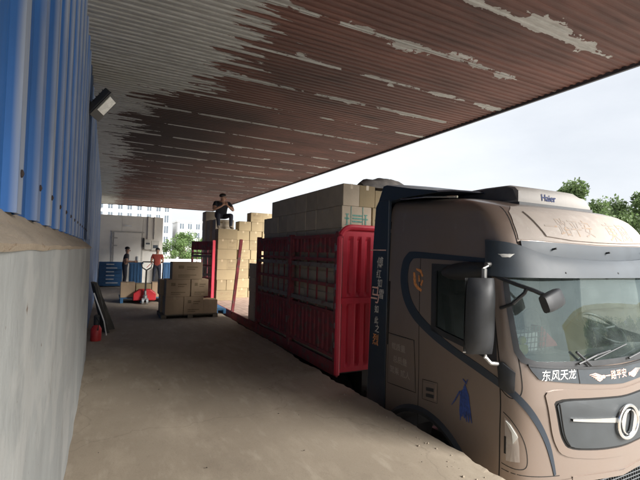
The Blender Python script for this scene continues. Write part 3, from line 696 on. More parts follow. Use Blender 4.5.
for sg in (1, -1):
    mb = ribbon([(sg * s, -1.385 + .085 * (s / .74) ** 1.0) for s in [.13 + .61 * k / 10 for k in range(11)]], [(sg * s, -1.435 + .118 * (s / .74)) for s in [.13 + .61 * k / 10 for k in range(11)]], 3, .036, .02)
    part('chrome_bar', mb, 'chrome', truck, smooth=True)
em = Vector(CO(0, -1.42, .045)); mb = MB(); rows = []
for k in range(41):
    a = 2 * math.pi * k / 40; rows.append([em + Vector((math.cos(a) * (.152 + .015 * math.cos(b)), -.013 * math.sin(b), math.sin(a) * (.142 + .015 * math.cos(b)))) for b in [2 * math.pi * q / 10 for q in range(11)]])
mb.grid(rows); eb = part('emblem', mb, 'chrome', truck, smooth=True); eb['label'] = 'chrome ring emblem with two interlocked swooshes'
for rot in (0, math.pi):
    mb = MB(); A = []; B = []
    for k in range(21):
        t = k / 20; a = R_(98 + 172 * t); e_ = math.sin(math.pi * t); x1, z1 = .120 * math.cos(a), .113 * math.sin(a)
        x2, z2 = (.120 - .056 * e_ ** .9) * math.cos(a) + .004 * e_, .100 * math.sin(a)
        for lst, x, z in ((A, x1, z1), (B, x2, z2)):
            r_ = rot - R_(16); lst.append((x * math.cos(r_) - z * math.sin(r_), x * math.sin(r_) + z * math.cos(r_)))
    rows = []
    for (a, b) in zip(A, B):
        rows.append([em + Vector((a[0], .012, a[1])), em + Vector((a[0], -.010, a[1])), em + Vector(((a[0] + b[0]) / 2, -.016, (a[1] + b[1]) / 2)), em + Vector((b[0], -.010, b[1])), em + Vector((b[0], .012, b[1]))])
    mb.grid(rows); part('swoosh', mb, 'chrome', eb, smooth=True)
# bumper, lower mesh grille
bt = [(s, -1.70 - .15 * (1 - abs(s) / 1.34) ** .8) for s in [1.345 - 2.69 * k / 60 for k in range(61)]]
bb = [(s, -1.79 - .12 * max(0, (1 - abs(s) / 1.0))) if abs(s) < .9 else (s, -1.79 - (abs(s) - .9) * .02) for s, z in bt]
gap([(s, -1.735 - .06 * (1 - abs(s) / 1.34)) for s in [1.34 - .5 * k / 10 for k in range(11)]], truck, .006)
mb = MB(); rows = []
for k in range(25):
    s = .66 - 1.32 * k / 24; rows.append([CO(s, -1.76, -.035), CO(s, -2.14, -.035)])
mb.grid(rows); part('lower_grille_back', mb, 'seam', truck)
zl = lambda s: -1.815 - .08 * max(0, 1 - abs(s) / .7)
part('bumper_lip', ribbon([(.70 - 1.4 * k / 30, zl(.70 - 1.4 * k / 30) + .03) for k in range(31)], [(.70 - 1.4 * k / 30, zl(.70 - 1.4 * k / 30) - .016) for k in range(31)], 2, .008, .03), 'tan_paint', truck, smooth=True)
for k in range(34):
    mb = MB(); s = .64 - 1.28 * k / 33
    mb.bar(CO(s, -1.81 - .07 * (1 - abs(s) / .66), -.01), CO(s - .06, -2.1, -.01), .008, .01); part('grille_bar', mb, 'grey_grille', truck)
for k in range(7):
    mb = MB(); z = -1.86 - .035 * k
    mb.tube([CO(.64 - 1.28 * q / 16, z, -.004) for q in range(17)], .005, 5); part('grille_bar', mb, 'grey_grille', truck)
mb = MB(); rows = []
for k in range(41):
    s = 1.34 - 2.68 * k / 40; z0 = -1.81 - .07 * (1 - min(1, abs(s) / .66)); rows.append([CO(s, -2.1, .0), CO(s, -2.1, .03), CO(s, -2.45, .03), CO(s, -2.55, -.1)])
mb.grid(rows); part('bumper', mb, 'tan_paint', truck, smooth=True)
for sg in (1, -1):
    A = [(sg * .68, -1.80), (sg * .68, -2.11)]; B = [(sg * 1.02, -1.795), (sg * 1.02, -2.11)]
    part('bumper_corner', ribbon(A, B, 6, .004, .03), 'tan_paint', truck)
# roof deflector, rear side fairings
for x0, x1, sg in ((2.985, 3.03, 1), (5.39, 5.435, -1)):
    mb = MB(); poly = [(4.09, -1.98), (4.47, -1.98), (4.46, -1.6), (4.40, .10), (4.355, .60), (4.30, .665), (4.085, .665)]
    mb.prism([(x0, a, CH + b) for a, b in poly], (x1 - x0, 0, 0)); ff = part('side_fairing', mb, 'navy', truck, bevel=.008); ff['label'] = 'navy rear side fairing behind the cab'
    if sg > 0:
        mb = MB(); mb.box(x0 - .003, x0 + .002, 4.12, 4.44, CH + .058, CH + .07); part('pink_line', mb, 'pink_letter', ff)
mb = MB(); mb.box(3.035, 5.385, 4.30, 4.33, CH - .6, CH + .645); part('closing_panel', mb, 'navy', truck)
mb = MB(); sec = [(4.34, .62), (4.22, .845), (4.15, .85), (3.7, .755), (3.30, .685), (3.27, .665), (3.5, .665), (3.9, .665)]
rows = []
for k in range(13):
    x = 3.0 + 2.42 * k / 12; q = 1 - abs(k - 6) / 6; rows.append([(x, a + (.0 if k in (0, 12) else -.02 * q), CH + b + (0 if b < .64 else .05 * math.sin(math.pi * k / 12) ** .5)) for a, b in sec + sec[:1]])
mb.grid(rows); mb.add(rows[0][:-1], [tuple(range(len(sec)))]); mb.add(rows[-1][:-1], [tuple(range(len(sec)))])
part('roof_deflector', mb, 'navy', truck)['label'] = 'navy wedge-shaped air deflector on the cab roof'
mb = MB(); mb.tube([(3.06, 3.95, CH + .665), (3.06, 3.5, CH + .645), (3.10, 3.1, CH + .605)], .012); part('roof_rail', mb, 'chrome', truck, smooth=True)
# rooftop air conditioner
mb = MB(); rows = []
ax0, ax1 = 3.66, 4.86
for (y, z, ins) in ((3.80, .58, .0), (3.80, .71, .0), (3.76, .765, .03), (3.3, .775, .04), (3.0, .77, .05), (2.90, .745, .06), (2.85, .69, .03), (2.84, .60, .0), (2.84, .55, .0)):
    rows.append([(ax0 + ins * .4, y, CH + z - (.012 if z > .69 else 0)), (ax0 + .03 + ins, y, CH + z), (4.1, y, CH + z + .004), (4.5, y, CH + z + .004), (ax1 - .10 - ins * 2.2, y, CH + z), (ax1 - ins * 3.2, y, CH + z - (.03 if z > .69 else 0))])
mb.grid(rows); mb.add([r[0] for r in rows], [tuple(range(len(rows)))]); mb.add([r[-1] for r in rows], [tuple(range(len(rows)))])
ac = part('air_conditioner', mb, 'ac_cream', truck, smooth=True); ac['label'] = 'cream rooftop air conditioner with blue lettering'
mb = MB(); mb.prism([(ax0 - .004, 3.78, CH + .585), (ax0 - .004, 3.78, CH + .70), (ax0 + .006, 3.74, CH + .745), (ax0 + .006, 2.99, CH + .745), (ax0 + .0, 2.90, CH + .71), (ax0 - .004, 2.86, CH + .60)], (.01, 0, 0)); part('side_grille', mb, 'ac_dark', ac)
mb = MB(); mb.box(ax0 - .01, ax1 + .01, 2.82, 3.82, CH + .535, CH + .575); part('base_tray', mb, 'ac_dark', ac)
me = text_mesh('Haier', .105, .0015, 0, .002)
for v in me.vertices:
    x, y, z = v.co; v.co = (4.13 + x, 2.845 + (y + .04) * .12 - .012 - z, CH + .645 + y * .95)
for v in me.vertices:
    zz_ = v.co.z - CH; v.co.y = interp(zz_, [.55, .60, .69, .745, .77], [2.84, 2.84, 2.85, 2.90, 3.0]) - .006
link('lettering', me, 'ac_blue', ac)
# wipers
for s0, s1, z0, z1 in ((.62, .15, -.875, -.80), (-.1, -.75, -.885, -.80)):
    mb = MB(); mb.tube([CO(s0, z0, .03), CO((s0 + s1) / 2, (z0 + z1) / 2 + .015, .035), CO(s1, z1, .02)], .009, 6); mb.tube([CO(s1 + .25, z1 - .06, .016), CO(s1 - .28, z1 + .035, .016)], .006, 5); part('wiper', mb, 'black_plastic', truck)
mb = MB(); mb.tube([CO(.62, -.78, .025), CO(.52, -.86, .03), CO(.47, -.90, .03)], .011, 6); part('wiper', mb, 'black_plastic', truck)
# main mirror (dock side) and its twin
for sg in (1, -1):
    mx_ = lambda x: XC - sg * (XC - x)
    ctr = Vector((2.80, 2.53, CH - .48)); a = Vector((.93, -.36, 0)).normalized(); up_ = Vector((.02, .0, 1)); nn = a.cross(up_).normalized()
    mb = MB(); rows = []
    for k in range(13):
        t = -1 + k / 6; hw = .128 * (1 - .12 * abs(t) ** 4); rows.append([ctr + up_ * t * .315 * (1 if abs(t) < 1 else 1) + a * hw * u + nn * (.01 + .085 * (1 - abs(u) ** 3.5) * (1 - .85 * abs(t) ** 5)) for u in (-1, -.9, -.6, -.2, .2, .6, .9, 1)])
    rows_b = [[p + nn * .0 for p in r] for r in rows]
    for r in rows: 
        for q in r: q.x = mx_(q.x)
    mb.grid(rows)
    back = [rows[0][0], rows[0][-1], rows[-1][-1], rows[-1][0]]
    mr_ = part('side_mirror', mb, 'black_plastic', truck, smooth=True)
    mb = MB(); off_ = nn * .0
    mb.grid([[Vector((mx_((ctr + up_ * t * .31 + a * u * .118).x), (ctr + up_ * t * .31 + a * u * .118).y, (ctr + up_ * t * .31).z)) + Vector((0, .021, 0)) for u in (-1, 1)] for t in (-1, -.5, 0, .5, 1)]); part('mirror_glass', mb, 'chrome', mr_)
    mb = MB(); mb.tube([(mx_(2.86), 2.54, CH - .18), (mx_(2.86), 2.54, CH - .09), (mx_(2.89), 2.545, CH - .055), (mx_(2.95), 2.555, CH - .05), (mx_(3.02), 2.565, CH - .09)], .022, 8); part('mirror_arm', mb, 'steel', mr_, smooth=True)
    mb = MB(); mb.tube([(mx_(2.86), 2.52, CH - .77), (mx_(2.865), 2.52, CH - .83), (mx_(2.90), 2.5, CH - .875), (mx_(2.985), 2.47, CH - .885)], .018, 8); part('mirror_arm', mb, 'steel', mr_, smooth=True)
mb = MB(); rows = []
for k in range(9):
    t = k / 8; y = 2.60 + .55 * t; r = .035 + .05 * math.sin(math.pi * t) ** .6
    rows.append([(2.985 - r * .8 * max(0, math.cos(b_)) - .005, y, CH - .10 - .05 * t + r * math.sin(b_)) for b_ in [-1.5 + 3.0 * q / 6 for q in range(7)]])
mb.grid(rows); part('rain_shield', mb, 'black_plastic', truck, smooth=True)
# look-down mirror over the windshield corner
c_ = Vector((3.10, 2.10, CH - .315)); mb = MB()
rows = []
ax_u = Vector((.86, .10, .22)).normalized(); ax_n = Vector((.15, -.90, .25)); ax_n = (ax_n - ax_u * ax_n.dot(ax_u)).normalized(); ax_v = ax_u.cross(ax_n)
for k in range(9):
    t = -1 + k / 4; hw = .072 * (1 - .10 * abs(t) ** 5); rows.append([c_ + ax_u * t * .118 + ax_v * hw * math.copysign(abs(math.cos(b_)) ** .5, math.cos(b_)) + ax_n * (.05 if math.sin(b_) > 0 else .03) * abs(math.sin(b_)) ** .5 * (1 if math.sin(b_) >= 0 else -1) * (1 - .25 * t ** 4) for b_ in [2 * math.pi * q / 16 for q in range(17)]])
mb.grid(rows); mb.add(rows[0][:-1], [tuple(range(16))]); mb.add(rows[-1][:-1], [tuple(range(16))])
lm = part('look_down_mirror', mb, 'black_plastic', truck, smooth=True)
mb = MB(); mb.tube([tuple(CO(1.30, -.14, .05)), (2.985, 2.33, CH - .205), (3.03, 2.2, CH - .245), tuple(c_ + Vector((-.01, .03, .03)))], .017, 8); part('mirror_arm', mb, 'black_plastic', lm, smooth=True)
mb = MB(); mb.tube([tuple(CO(1.27, -.42, .01)), (2.96, 2.33, CH - .36), (3.0, 2.26, CH - .27), (3.01, 2.25, CH - .235)], .015, 8); part('mirror_arm', mb, 'black_plastic', lm, smooth=True)
# marks on the skin
strokes('orange_print', [[(-.03, .12, .02), (.05, .10, .035), (.09, .04, .03)], [(-.07, .08, .03), (-.06, 0, .045), (-.05, -.06, .04)], [(.02, .05, .02), (.03, -.02, .03)], [(-.05, -.05, .04), (.0, -.09, .04), (.07, -.12, .03)], [(.09, .0, .02), (.06, -.06, .03)]], 2.40, -.25, .95, 'orange_letter', truck, .003)
random.seed(5)
bl = []
for k in range(9):
    x = -.055 + .014 * k; bl.append([(x * .5, .15 - .02 * abs(k - 4), .010), (x * .95 + .018 * random.uniform(-1, 1), .05 + .02 * random.random(), .019), (x * 1.15 + .016 * random.uniform(-1, 1), -.07 - .04 * random.random(), .023), (x * 1.2 + .025 * random.uniform(-.4, 1), -.15 - .05 * random.random(), .006)])
bl += [[(-.06, .07, .01), (-.11, -.02, .012), (-.16, -.09, .005)], [(-.02, .19, .01), (.02, .16, .02), (.035, .2, .006)]]
strokes('blue_print', bl, 1.745, -1.31, 1.0, 'blue_ink', truck, .003)
for k, (tx, z, sz, ds) in enumerate((('载质量', -1.04, .085, .03), ('总质量', -1.18, .085, 0), ('驾乘 贰人', -1.31, .085, .0))):
    letter_on_cab(tx, sz, 2.70 + ds, z, 'faint_white', truck, .008, sx=1.0)
# vertical calligraphy on the fairing
for k, (ch, y, z, sz, mt) in enumerate((('傅', 4.24, -.10, .13, 'worn_letter'), ('红', 4.26, -.235, .10, 'worn_letter'), ('如', 4.235, -.345, .10, 'worn_letter'), ('雪', 4.20, -.475, .11, 'worn_letter'),
                                ('马', 4.33, -.50, .20, 'pink_letter'), ('如', 4.29, -.665, .09, 'worn_letter'), ('此', 4.29, -.80, .08, 'worn_letter'), ('之', 4.27, -.90, .09, 'worn_letter'), ('烈', 4.30, -1.04, .13, 'orange_letter'))):
    me = text_mesh(ch, sz, .0006, .1, .001)
    for v in me.vertices: v.co = (2.9835 - v.co.z, y - v.co.x, CH + z + v.co.y * 1.15)
    link('lettering', me, mt, truck)
# inside of the cab
mb = MB(); rows = []
for k in range(31):
    s = 1.15 - 2.3 * k / 30; rows.append([CO(s, -.87, -.03), CO(s, -.83, -.16) + Vector((0, 0, .0)), CO(s, -.82, -.42), CO(s, -1.0, -.5), CO(s, -1.5, -.5)])
mb.grid(rows); part('dashboard', mb, 'dash', truck, smooth=True)
mb = MB(); mb.add([(3.05, 3.98, CH - 2), (5.37, 3.98, CH - 2), (5.37, 3.98, CH + .55), (3.05, 3.98, CH + .55)], [(0, 1, 2, 3)]); part('rear_lining', mb, 'interior', truck)
mb = MB(); mb.add([(3.02, 2.4, CH - 1.62), (5.40, 2.4, CH - 1.62), (5.40, 4.0, CH - 1.62), (3.02, 4.0, CH - 1.62)], [(0, 1, 2, 3)]); part('cab_floor', mb, 'interior', truck)
mb = MB(); mb.add([(3.12, 2.62, CH + .05), (5.30, 2.62, CH + .05), (5.30, 3.97, CH + .3), (3.12, 3.97, CH + .3)], [(0, 1, 2, 3)]); part('head_lining', mb, 'dash', truck)
for x in (3.62, 4.80):
    mb = MB(); mb.box(x - .26, x + .26, 2.95, 3.4, CH - 1.35, CH - 1.1); st = part('seat', mb, 'seat_cloth', truck, bevel=.05)
    mb = MB(); mb.prism([(x - .25, 3.35, CH - 1.15), (x + .25, 3.35, CH - 1.15), (x + .21, 3.52, CH - .42), (x - .21, 3.52, CH - .42)], (0, .13, .02)); part('backrest', mb, 'seat_cloth', st, bevel=.03)
    mb = MB(); mb.box(x - .13, x + .13, 3.50, 3.60, CH - .41, CH - .2); part('headrest', mb, 'seat_cloth', st, bevel=.03)
sw = MB(); cc = Vector((4.86, 2.70, CH - .72)); sn = Vector((0, -.55, .83)); su = Vector((1, 0, 0)); svv = sn.cross(su)
sw.tube([cc + (su * math.cos(a) + svv * math.sin(a)) * .23 for a in [2 * math.pi * k / 32 for k in range(33)]], .017, 8, False)
for a in (0, math.pi, math.pi * 1.5): sw.tube([cc - sn * .02, cc + (su * math.cos(a) + svv * math.sin(a)) * .22], .014, 6)
sw.lathe(cc - sn * .04, sn, [(0, .001), (0, .07), (.04, .06), (.05, .001)], 16); part('steering_wheel', sw, 'black_plastic', truck, smooth=True)
# wire basket standing on the dashboard
bk = MB(); bx0, bx1, by, bz0, bz1 = 3.20, 3.60, 2.50, CH - .83, CH - .60
for k in range(9):
    x = bx0 + (bx1 - bx0) * k / 8; bk.tube([(x, by, bz0), (x, by - .02, bz1)], .0035, 5)
for k in range(6): z = bz0 + (bz1 - bz0) * k / 5; bk.tube([(bx0, by - .01, z), (bx1, by - .01, z)], .0035, 5); bk.tube([(bx0, by - .01, z), (bx0, by + .2, z)], .0035, 5)
bk.tube([(bx0 + .2 + .16 * math.cos(a), by, bz1 + .16 * math.sin(a)) for a in [math.pi * k / 10 for k in range(11)]], .004, 5)
wb = part('wire_basket', bk, 'wire', None); mb = MB(); mb.box(3.24, 3.56, 2.54, 2.68, CH - .83, CH - .66); tag(part('pale_block', mb, 'white_letter', bevel=.01), 'white block inside the dashboard wire basket', 'block')  # pale block added behind the basket wires
tag(wb, 'wire basket standing on the dashboard behind the windshield', 'basket')
mb = MB(); mb.prism([(3.62, 2.56, CH - .82), (3.90, 2.56, CH - .82), (3.86, 2.58, CH - .78), (3.70, 2.6, CH - .62)], (0, .12, 0)); tag(part('red_accent', mb, 'red_accent', bevel=.012), 'red wedge imitating a reflection in the windshield beside the wire basket', 'cloth')  # red wedge added to imitate a red reflection on the glass
mb = MB()
for k, (dx, dz, r) in enumerate(((0, .06, .05), (.0, .14, .035), (.045, .08, .02), (-.04, .09, .02))): mb.lathe((3.20 + dx, 2.43, CH - .83 + dz), (0, 0, 1), [(r * math.sin(t), r * abs(math.cos(t)) + .0005) for t in [-1.57 + 3.14 * q / 8 for q in range(9)]], 10)
tag(part('yellow_ornament', mb, 'yellow_toy', smooth=True), 'small yellow green ornament in the windshield corner', 'ornament')
# chassis behind the cab
mb = MB(); mb.box(3.75, 3.87, 2.5, 8.2, -.75, -.5); mb.box(4.55, 4.67, 2.5, 8.2, -.75, -.5); part('chassis_rail', mb, 'chassis', truck)
for sg in (1, -1):
    for yy in (6.2, 7.5):
        wc = (XC - sg * 1.2, yy, -.83); mb = MB(); mb.lathe(wc, (sg, 0, 0), [(0, .30), (0, .5), (.03, .52), (.6, .52), (.62, .5), (.62, .3), (0, .3)], 28); wh = part('wheel', mb, 'rubber', truck, smooth=True)
        mb = MB(); mb.lathe(wc, (sg, 0, 0), [(.01, .31), (.10, .26), (.12, .1), (0, .09), (0, .001)], 20); part('rim', mb, 'steel', wh)

# ------------------------------------------------------------------ cargo trailer
TX0, TX1, TY0, TY1, DK = 3.0, 5.46, 5.28, 15.9, .05
tr = thing('cargo_trailer', 'long red stake-sided trailer loaded with cartons beside the dock', 'trailer', ((TX0 + TX1) / 2, 11, -1.35))
n_pl = 16
for k in range(n_pl):
    x0 = TX0 + .03 + (TX1 - TX0 - .06) * k / n_pl; mb = MB(); mb.box(x0 + .002, x0 + (TX1 - TX0 - .06) / n_pl - .003, TY0 + .03, TY1, DK - .04, DK); part('deck_plank', mb, 'deck', tr)
for x in (TX0, TX1 - .028):
    mb = MB(); mb.box(x, x + .028, TY0, TY1, DK - .16, DK + .03); part('side_rail', mb, 'trailer_dark_red', tr)
mb = MB()
for k in range(12): mb.box(TX0 + .03, TX1 - .03, TY0 + .2 + k * .9, TY0 + .28 + k * .9, DK - .18, DK - .042)
part('cross_members', mb, 'chassis', tr)
mb = MB(); mb.box(3.7, 3.84, TY0 + .4, TY1, -.62, DK - .185); mb.box(4.6, 4.74, TY0 + .4, TY1, -.62, DK - .185); part('main_beams', mb, 'chassis', tr)
for sg in (1, -1):
    for yy in (12.9, 14.2, 15.5):
        wc = (4.23 - sg * 1.2, yy, -.83); mb = MB(); mb.lathe(wc, (sg, 0, 0), [(0, .30), (0, .5), (.03, .52), (.6, .52), (.62, .5), (.62, .3), (0, .3)], 24); wh = part('wheel', mb, 'rubber', tr, smooth=True)
        mb = MB(); mb.lathe(wc, (sg, 0, 0), [(.01, .31), (.10, .26), (.12, .1), (0, .09), (0, .001)], 16); part('rim', mb, 'steel', wh)
# headboard: pressed sheet with vertical ribs and rounded shoulders
HT = CH + .42
mb = MB(); xs = []; x = TX0
while x < TX1 + .001: xs.append(x); x += .02
rows = []
for k in range(34):
    z = DK - .1 + (HT - .02 - DK + .1) * k / 33
    r = []
    for x in xs:
        u = ((x - TX0 - .13) % .15) / .15; d = 0
        band = DK + .02 < z < DK + .86 or DK + 1.0 < z < HT - .19
        if band and TX0 + .1 < x < TX1 - .1: d = -.035 * max(0, min(1, min((u - .12) / .12, (.66 - u) / .12)))
        zz2 = z
        e_ = min(x - TX0, TX1 - x); lim = HT - .02 - (.20 - math.sqrt(max(0, .2 ** 2 - (.2 - e_) ** 2)) if e_ < .2 else 0)
        r.append((x, TY0 + .0 - d * -1 if False else TY0 - .0 + d * -.0 + (0 if d == 0 else -d), min(zz2, lim)))
    rows.append(r)
mb.grid(rows); hb = part('headboard', mb, 'trailer_red', tr); hb['label'] = 'bright red ribbed headboard behind the cab'
mb = MB(); path = [(TX0 + .0, TY0 - .015, DK - .12), (TX0 + .0, TY0 - .015, HT - .22)] + [(TX0 + .2 - .2 * math.cos(a), TY0 - .015, HT - .22 + .2 * math.sin(a)) for a in [math.pi / 2 * q / 8 for q in range(9)]] 
path += [(TX1 - .2 + .2 * math.sin(a), TY0 - .015, HT - .22 + .2 * math.cos(a)) for a in [math.pi / 2 * q / 8 for q in range(9)]] + [(TX1, TY0 - .015, DK - .12)]
mb.tube(path, .042, 8); part('headboard_frame', mb, 'trailer_red', hb, smooth=True)
mb = MB(); mb.box(TX0 + .03, TX1 - .03, TY0 - .05, TY0 - .005, DK + .89, DK + .97); part('headboard_rail', mb, 'trailer_red', hb)
# side gates
def gate(y0, y1, name_lab, z0=.14, z1=CH + .29, swing=None):
    fr_ = MB(); W = .05; gx = TX0 + .0
    for z in (z0, z0 + .62, z0 + 1.02, z0 + 1.40, z1 - .04): fr_.box(gx - .005, gx + W - .005, y0, y1, z, z + .05)
    for y in (y0, y1 - .05): fr_.box(gx - .008, gx + W - .002, y, y + .05, z0 - .02, z1 + .02)
    objs = [part('gate', fr_, 'trailer_dark_red', tr)]
    g0 = objs[0]; g0['label'] = name_lab
    low = MB(); n = int((y1 - y0 - .1) / .075); rr = []
    for k in range(n + 1):
        ya = y0 + .05 + (y1 - y0 - .1) * k / n; dd = .018 if k % 2 else .0
        rr += [(gx + .03 - dd, ya), (gx + .03 - dd, min(ya + .055, y1 - .05))]
    low.grid([[(a, b, z) for a, b in rr] for z in (z0 + .05, z0 + .62)]); q = part('lower_panel', low, 'trailer_dark_red', g0); objs.append(q)
    upp = MB(); upp.grid([[(a, b, z) for a, b in rr] for z in (z1 - .27, z1 - .04)]); objs.append(part('upper_panel', upp, 'trailer_dark_red', g0))
    nb = int((y1 - y0) / .28)
    for k in range(1, nb):
        b_ = MB(); yy = y0 + (y1 - y0) * k / nb; b_.box(gx + .012, gx + .03, yy - .013, yy + .013, z0 + .67, z1 - .04); objs.append(part('upright', b_, 'trailer_dark_red', g0))
    for z in (z0 + .72, z0 + 1.30):
        b_ = MB(); b_.box(gx - .012, gx + .0, y0 + .06, y1 - .06, z, z + .07); objs.append(part('slat', b_, 'rail_grey', g0))
    for z in (z0 + .25, z0 + .9, z0 + 1.2, z0 + 1.55):
        b_ = MB(); b_.box(gx - .022, gx - .009, y0 + .005, y0 + .045, z, z + .12); objs.append(part('hinge', b_, 'rail_grey', g0))
    return g0
gate(5.34, 7.02, 'dark red slatted side gate nearest the cab'); gate(7.10, 8.86, 'dark red slatted side gate at the open end')
for y in (5.28, 7.03, 8.87):
    mb = MB(); mb.box(TX0 - .02, TX0 + .06, y - .01, y + .07, .0, CH + .33); part('stake', mb, 'trailer_dark_red', tr)
for k in range(6):
    mb = MB(); mb.box(TX0 - .026, TX0 - .018, 5.285, 5.335, .3 + k * .28, .38 + k * .28); part('latch', mb, 'steel', tr)
mb = MB(); mb.bar((3.02, 10.92, .03), (3.02, 10.30, CH + .30), .07, .06, (0, 1, 0)); part('stake', mb, 'trailer_dark_red', tr)['label'] = 'leaning dark red stake in the open bay'
mb = MB(); mb.box(TX0 - .05, TX0 + .03, 13.12, 13.24, .0, CH + .33); part('stake', mb, 'trailer_red', tr)['label'] = 'bright red stake carrying the opened gate'  # brighter red than the other stakes: light from the right painted in
# opened gate, hinged on that stake and folded back over the dock
g = gate(0, 1.3, 'opened slatted gate swung out over the dock')
g.parent = None; g.matrix_parent_inverse = Matrix()
rot = Matrix.Translation((2.98, 13.25, 0)) @ Matrix.Rotation(R_(19), 4, 'Z') @ Matrix.Translation((-TX0, 0, 0))
for o in [g] + list(g.children):
    if o == g: o.data.transform(rot)
    else: o.data.transform(rot); o.matrix_parent_inverse = Matrix()
g.parent = tr; g.matrix_parent_inverse = Matrix.Translation(-tr.location)

# ------------------------------------------------------------------ cartons
BH = .333
_cm = {}
def carton_mesh(w, d, h, mat, tapem='tape', mark=False):
    k = (w, d, h, mat)
    if k in _cm: return _cm[k]
    mb_ = MB(); n = 4
    # slightly bulged box with a recessed flap seam on top
    mb_.box(-w / 2, w / 2, -d / 2, d / 2, 0, h)
    me = mb_.mesh('carton', bevel=.006, seg=1); me.materials.append(M[mat])
    t_ = MB(); tw = .024
    long_x = w >= d
    if long_x:
        t_.box(-w / 2 - .0015, w / 2 + .0015, -tw, tw, h, h + .0015); t_.box(-w / 2 - .0015, -w / 2 - .0002, -tw, tw, h - .07, h); t_.box(w / 2 + .0002, w / 2 + .0015, -tw, tw, h - .07, h)
    else:
        t_.box(-tw, tw, -d / 2 - .0015, d / 2 + .0015, h, h + .0015); t_.box(-tw, tw, -d / 2 - .0015, -d / 2 - .0002, h - .07, h); t_.box(-tw, tw, d / 2 + .0002, d / 2 + .0015, h - .07, h)
    tm = t_.mesh('tape'); tm.materials.append(M[tapem]); _cm[k] = (me, tm); return _cm[k]
_pm = {}; GA = 'cartons stacked under the seated man'; GB = 'cartons in the tall sunlit stack'; GP = 'cartons piled on the dock pallet'
mk('print_brown', (.225, .165, .095), .85, 0, .3, 60)
random.seed(11)
ORD = ['bottom', 'second', 'third', 'fourth', 'fifth', 'sixth', 'seventh', 'eighth', 'ninth', 'tenth', 'eleventh', 'twelfth']
def carton(x, y, z, w, d, h, label, group, mat='carton', tape=True, jit=.006, rz=0):
    me, tm = carton_mesh(w, d, h, mat)
    o = bpy.data.objects.new('carton', me); col.objects.link(o)
    o.location = (x + random.uniform(-jit, jit), y + random.uniform(-jit, jit), z); o.rotation_euler = (0, 0, rz + random.uniform(-.02, .02) * (jit > .001))
    tag(o, label, 'carton', group)
    if group in (GA, GB, GP) and random.random() < .5:
        k = (w, d, h)
        if k not in _pm:
            pb = MB(); y_ = -d / 2 - .0012
            pb.box(-.3 * w, -.12 * w, y_, y_ + .001, h * .62, h * .8); pb.box(-.02 * w, .34 * w, y_, y_ + .001, h * .68, h * .74); pb.box(-.02 * w, .25 * w, y_, y_ + .001, h * .56, h * .61); pb.box(-.3 * w, .3 * w, y_, y_ + .001, h * .22, h * .27); pb.box(-.3 * w, .1 * w, y_, y_ + .001, h * .12, h * .16)
            pm_ = pb.mesh('shipping_print'); pm_.materials.append(M['print_brown']); _pm[k] = pm_
        q_ = bpy.data.objects.new('shipping_print', _pm[k]); col.objects.link(q_); q_.parent = o
    if tape:
        t_ = bpy.data.objects.new('tape', tm); col.objects.link(t_); t_.parent = o
    return o
def marks(o, w, d, h):
    """printed handling marks on the face towards the cab"""
    mb_ = MB(); y_ = -d / 2 - .0014
    for sx_ in (-.33, .30):
        x_ = sx_ * w
        mb_.box(x_ - .012, x_ + .012, y_, y_ + .001, .05, .20); mb_.box(x_ - .04, x_ + .04, y_, y_ + .001, .13, .155); mb_.box(x_ - .03, x_ + .03, y_, y_ + .001, .20, .215)
        mb_.box(x_ - .035, x_ + .035, y_, y_ + .001, .04, .05)
    for k in range(3): mb_.box(-.08, .09, y_, y_ + .001, .09 + .045 * k, .115 + .045 * k)
    for sx_ in (-.2, .2): mb_.box(sx_ * w - .006, sx_ * w + .006, y_, y_ + .001, .005, h - .005)
    q = part('handling_marks', mb_, 'print_green', o); q.matrix_parent_inverse = Matrix(); return q
GL = 'cartons in the load behind the closed gates'
ncol = 8; cw = (8.84 - 5.40) / ncol
for r in range(8):
    z = DK + BH * r
    for c in range(ncol):
        if r == 7 and c > 6: continue
        yv = 5.40 + cw * (c + .5)
        wd = .29 if r == 7 else .52
        o = carton(3.10 + wd / 2 + (.01 if r % 2 else 0), yv, z, wd, cw - .006, BH - .003,
               '%s-row carton, %s from the cab in the gated load' % (ORD[r], ORD[c].replace('bottom', 'first')), GL, 'carton_dull', tape=(r > 5))
        if r == 6 and c == 0: marks(o, wd, cw, BH)
x = 3.40
for c in range(7):
    carton(x + .145, 5.40 + cw / 2, DK + BH * 7, .285, cw - .006, BH - .003 if c == 0 else BH - .06, 'top-row carton facing the cab, %s from the dock side' % ORD[c + 1], GL, 'carton'); x += .292
x = 3.64
for c in range(3):
    o = carton(x + .26, 5.40 + cw / 2, DK + BH * 6, .515, cw - .006, BH - .003, 'carton in the second row down facing the cab, %s from the dock side' % ORD[c + 1], GL, 'carton'); marks(o, .515, cw, BH); x += .525
for r in range(6):
    x = 3.64
    for c in range(3):
        carton(x + .26, 5.40 + cw / 2, DK + BH * r, .515, cw - .006, BH - .003, '%s-row carton behind the headboard, %s from the dock side' % (ORD[r], ORD[c + 1]), GL, 'carton', tape=False); x += .525
# loose column standing in the open bay
for r in range(4):
    for c in range(2):
        carton(3.34, 9.12 + .44 * c + (.05 if r == 3 else 0), DK + BH * r, .50, .42, BH - .003, '%s-row carton %s the gate end, in the low stack on the open bay' % (ORD[r], ('nearest', 'second from')[c]), 'cartons at the edge of the open bay', 'carton_dull', tape=(r == 3), jit=.012)
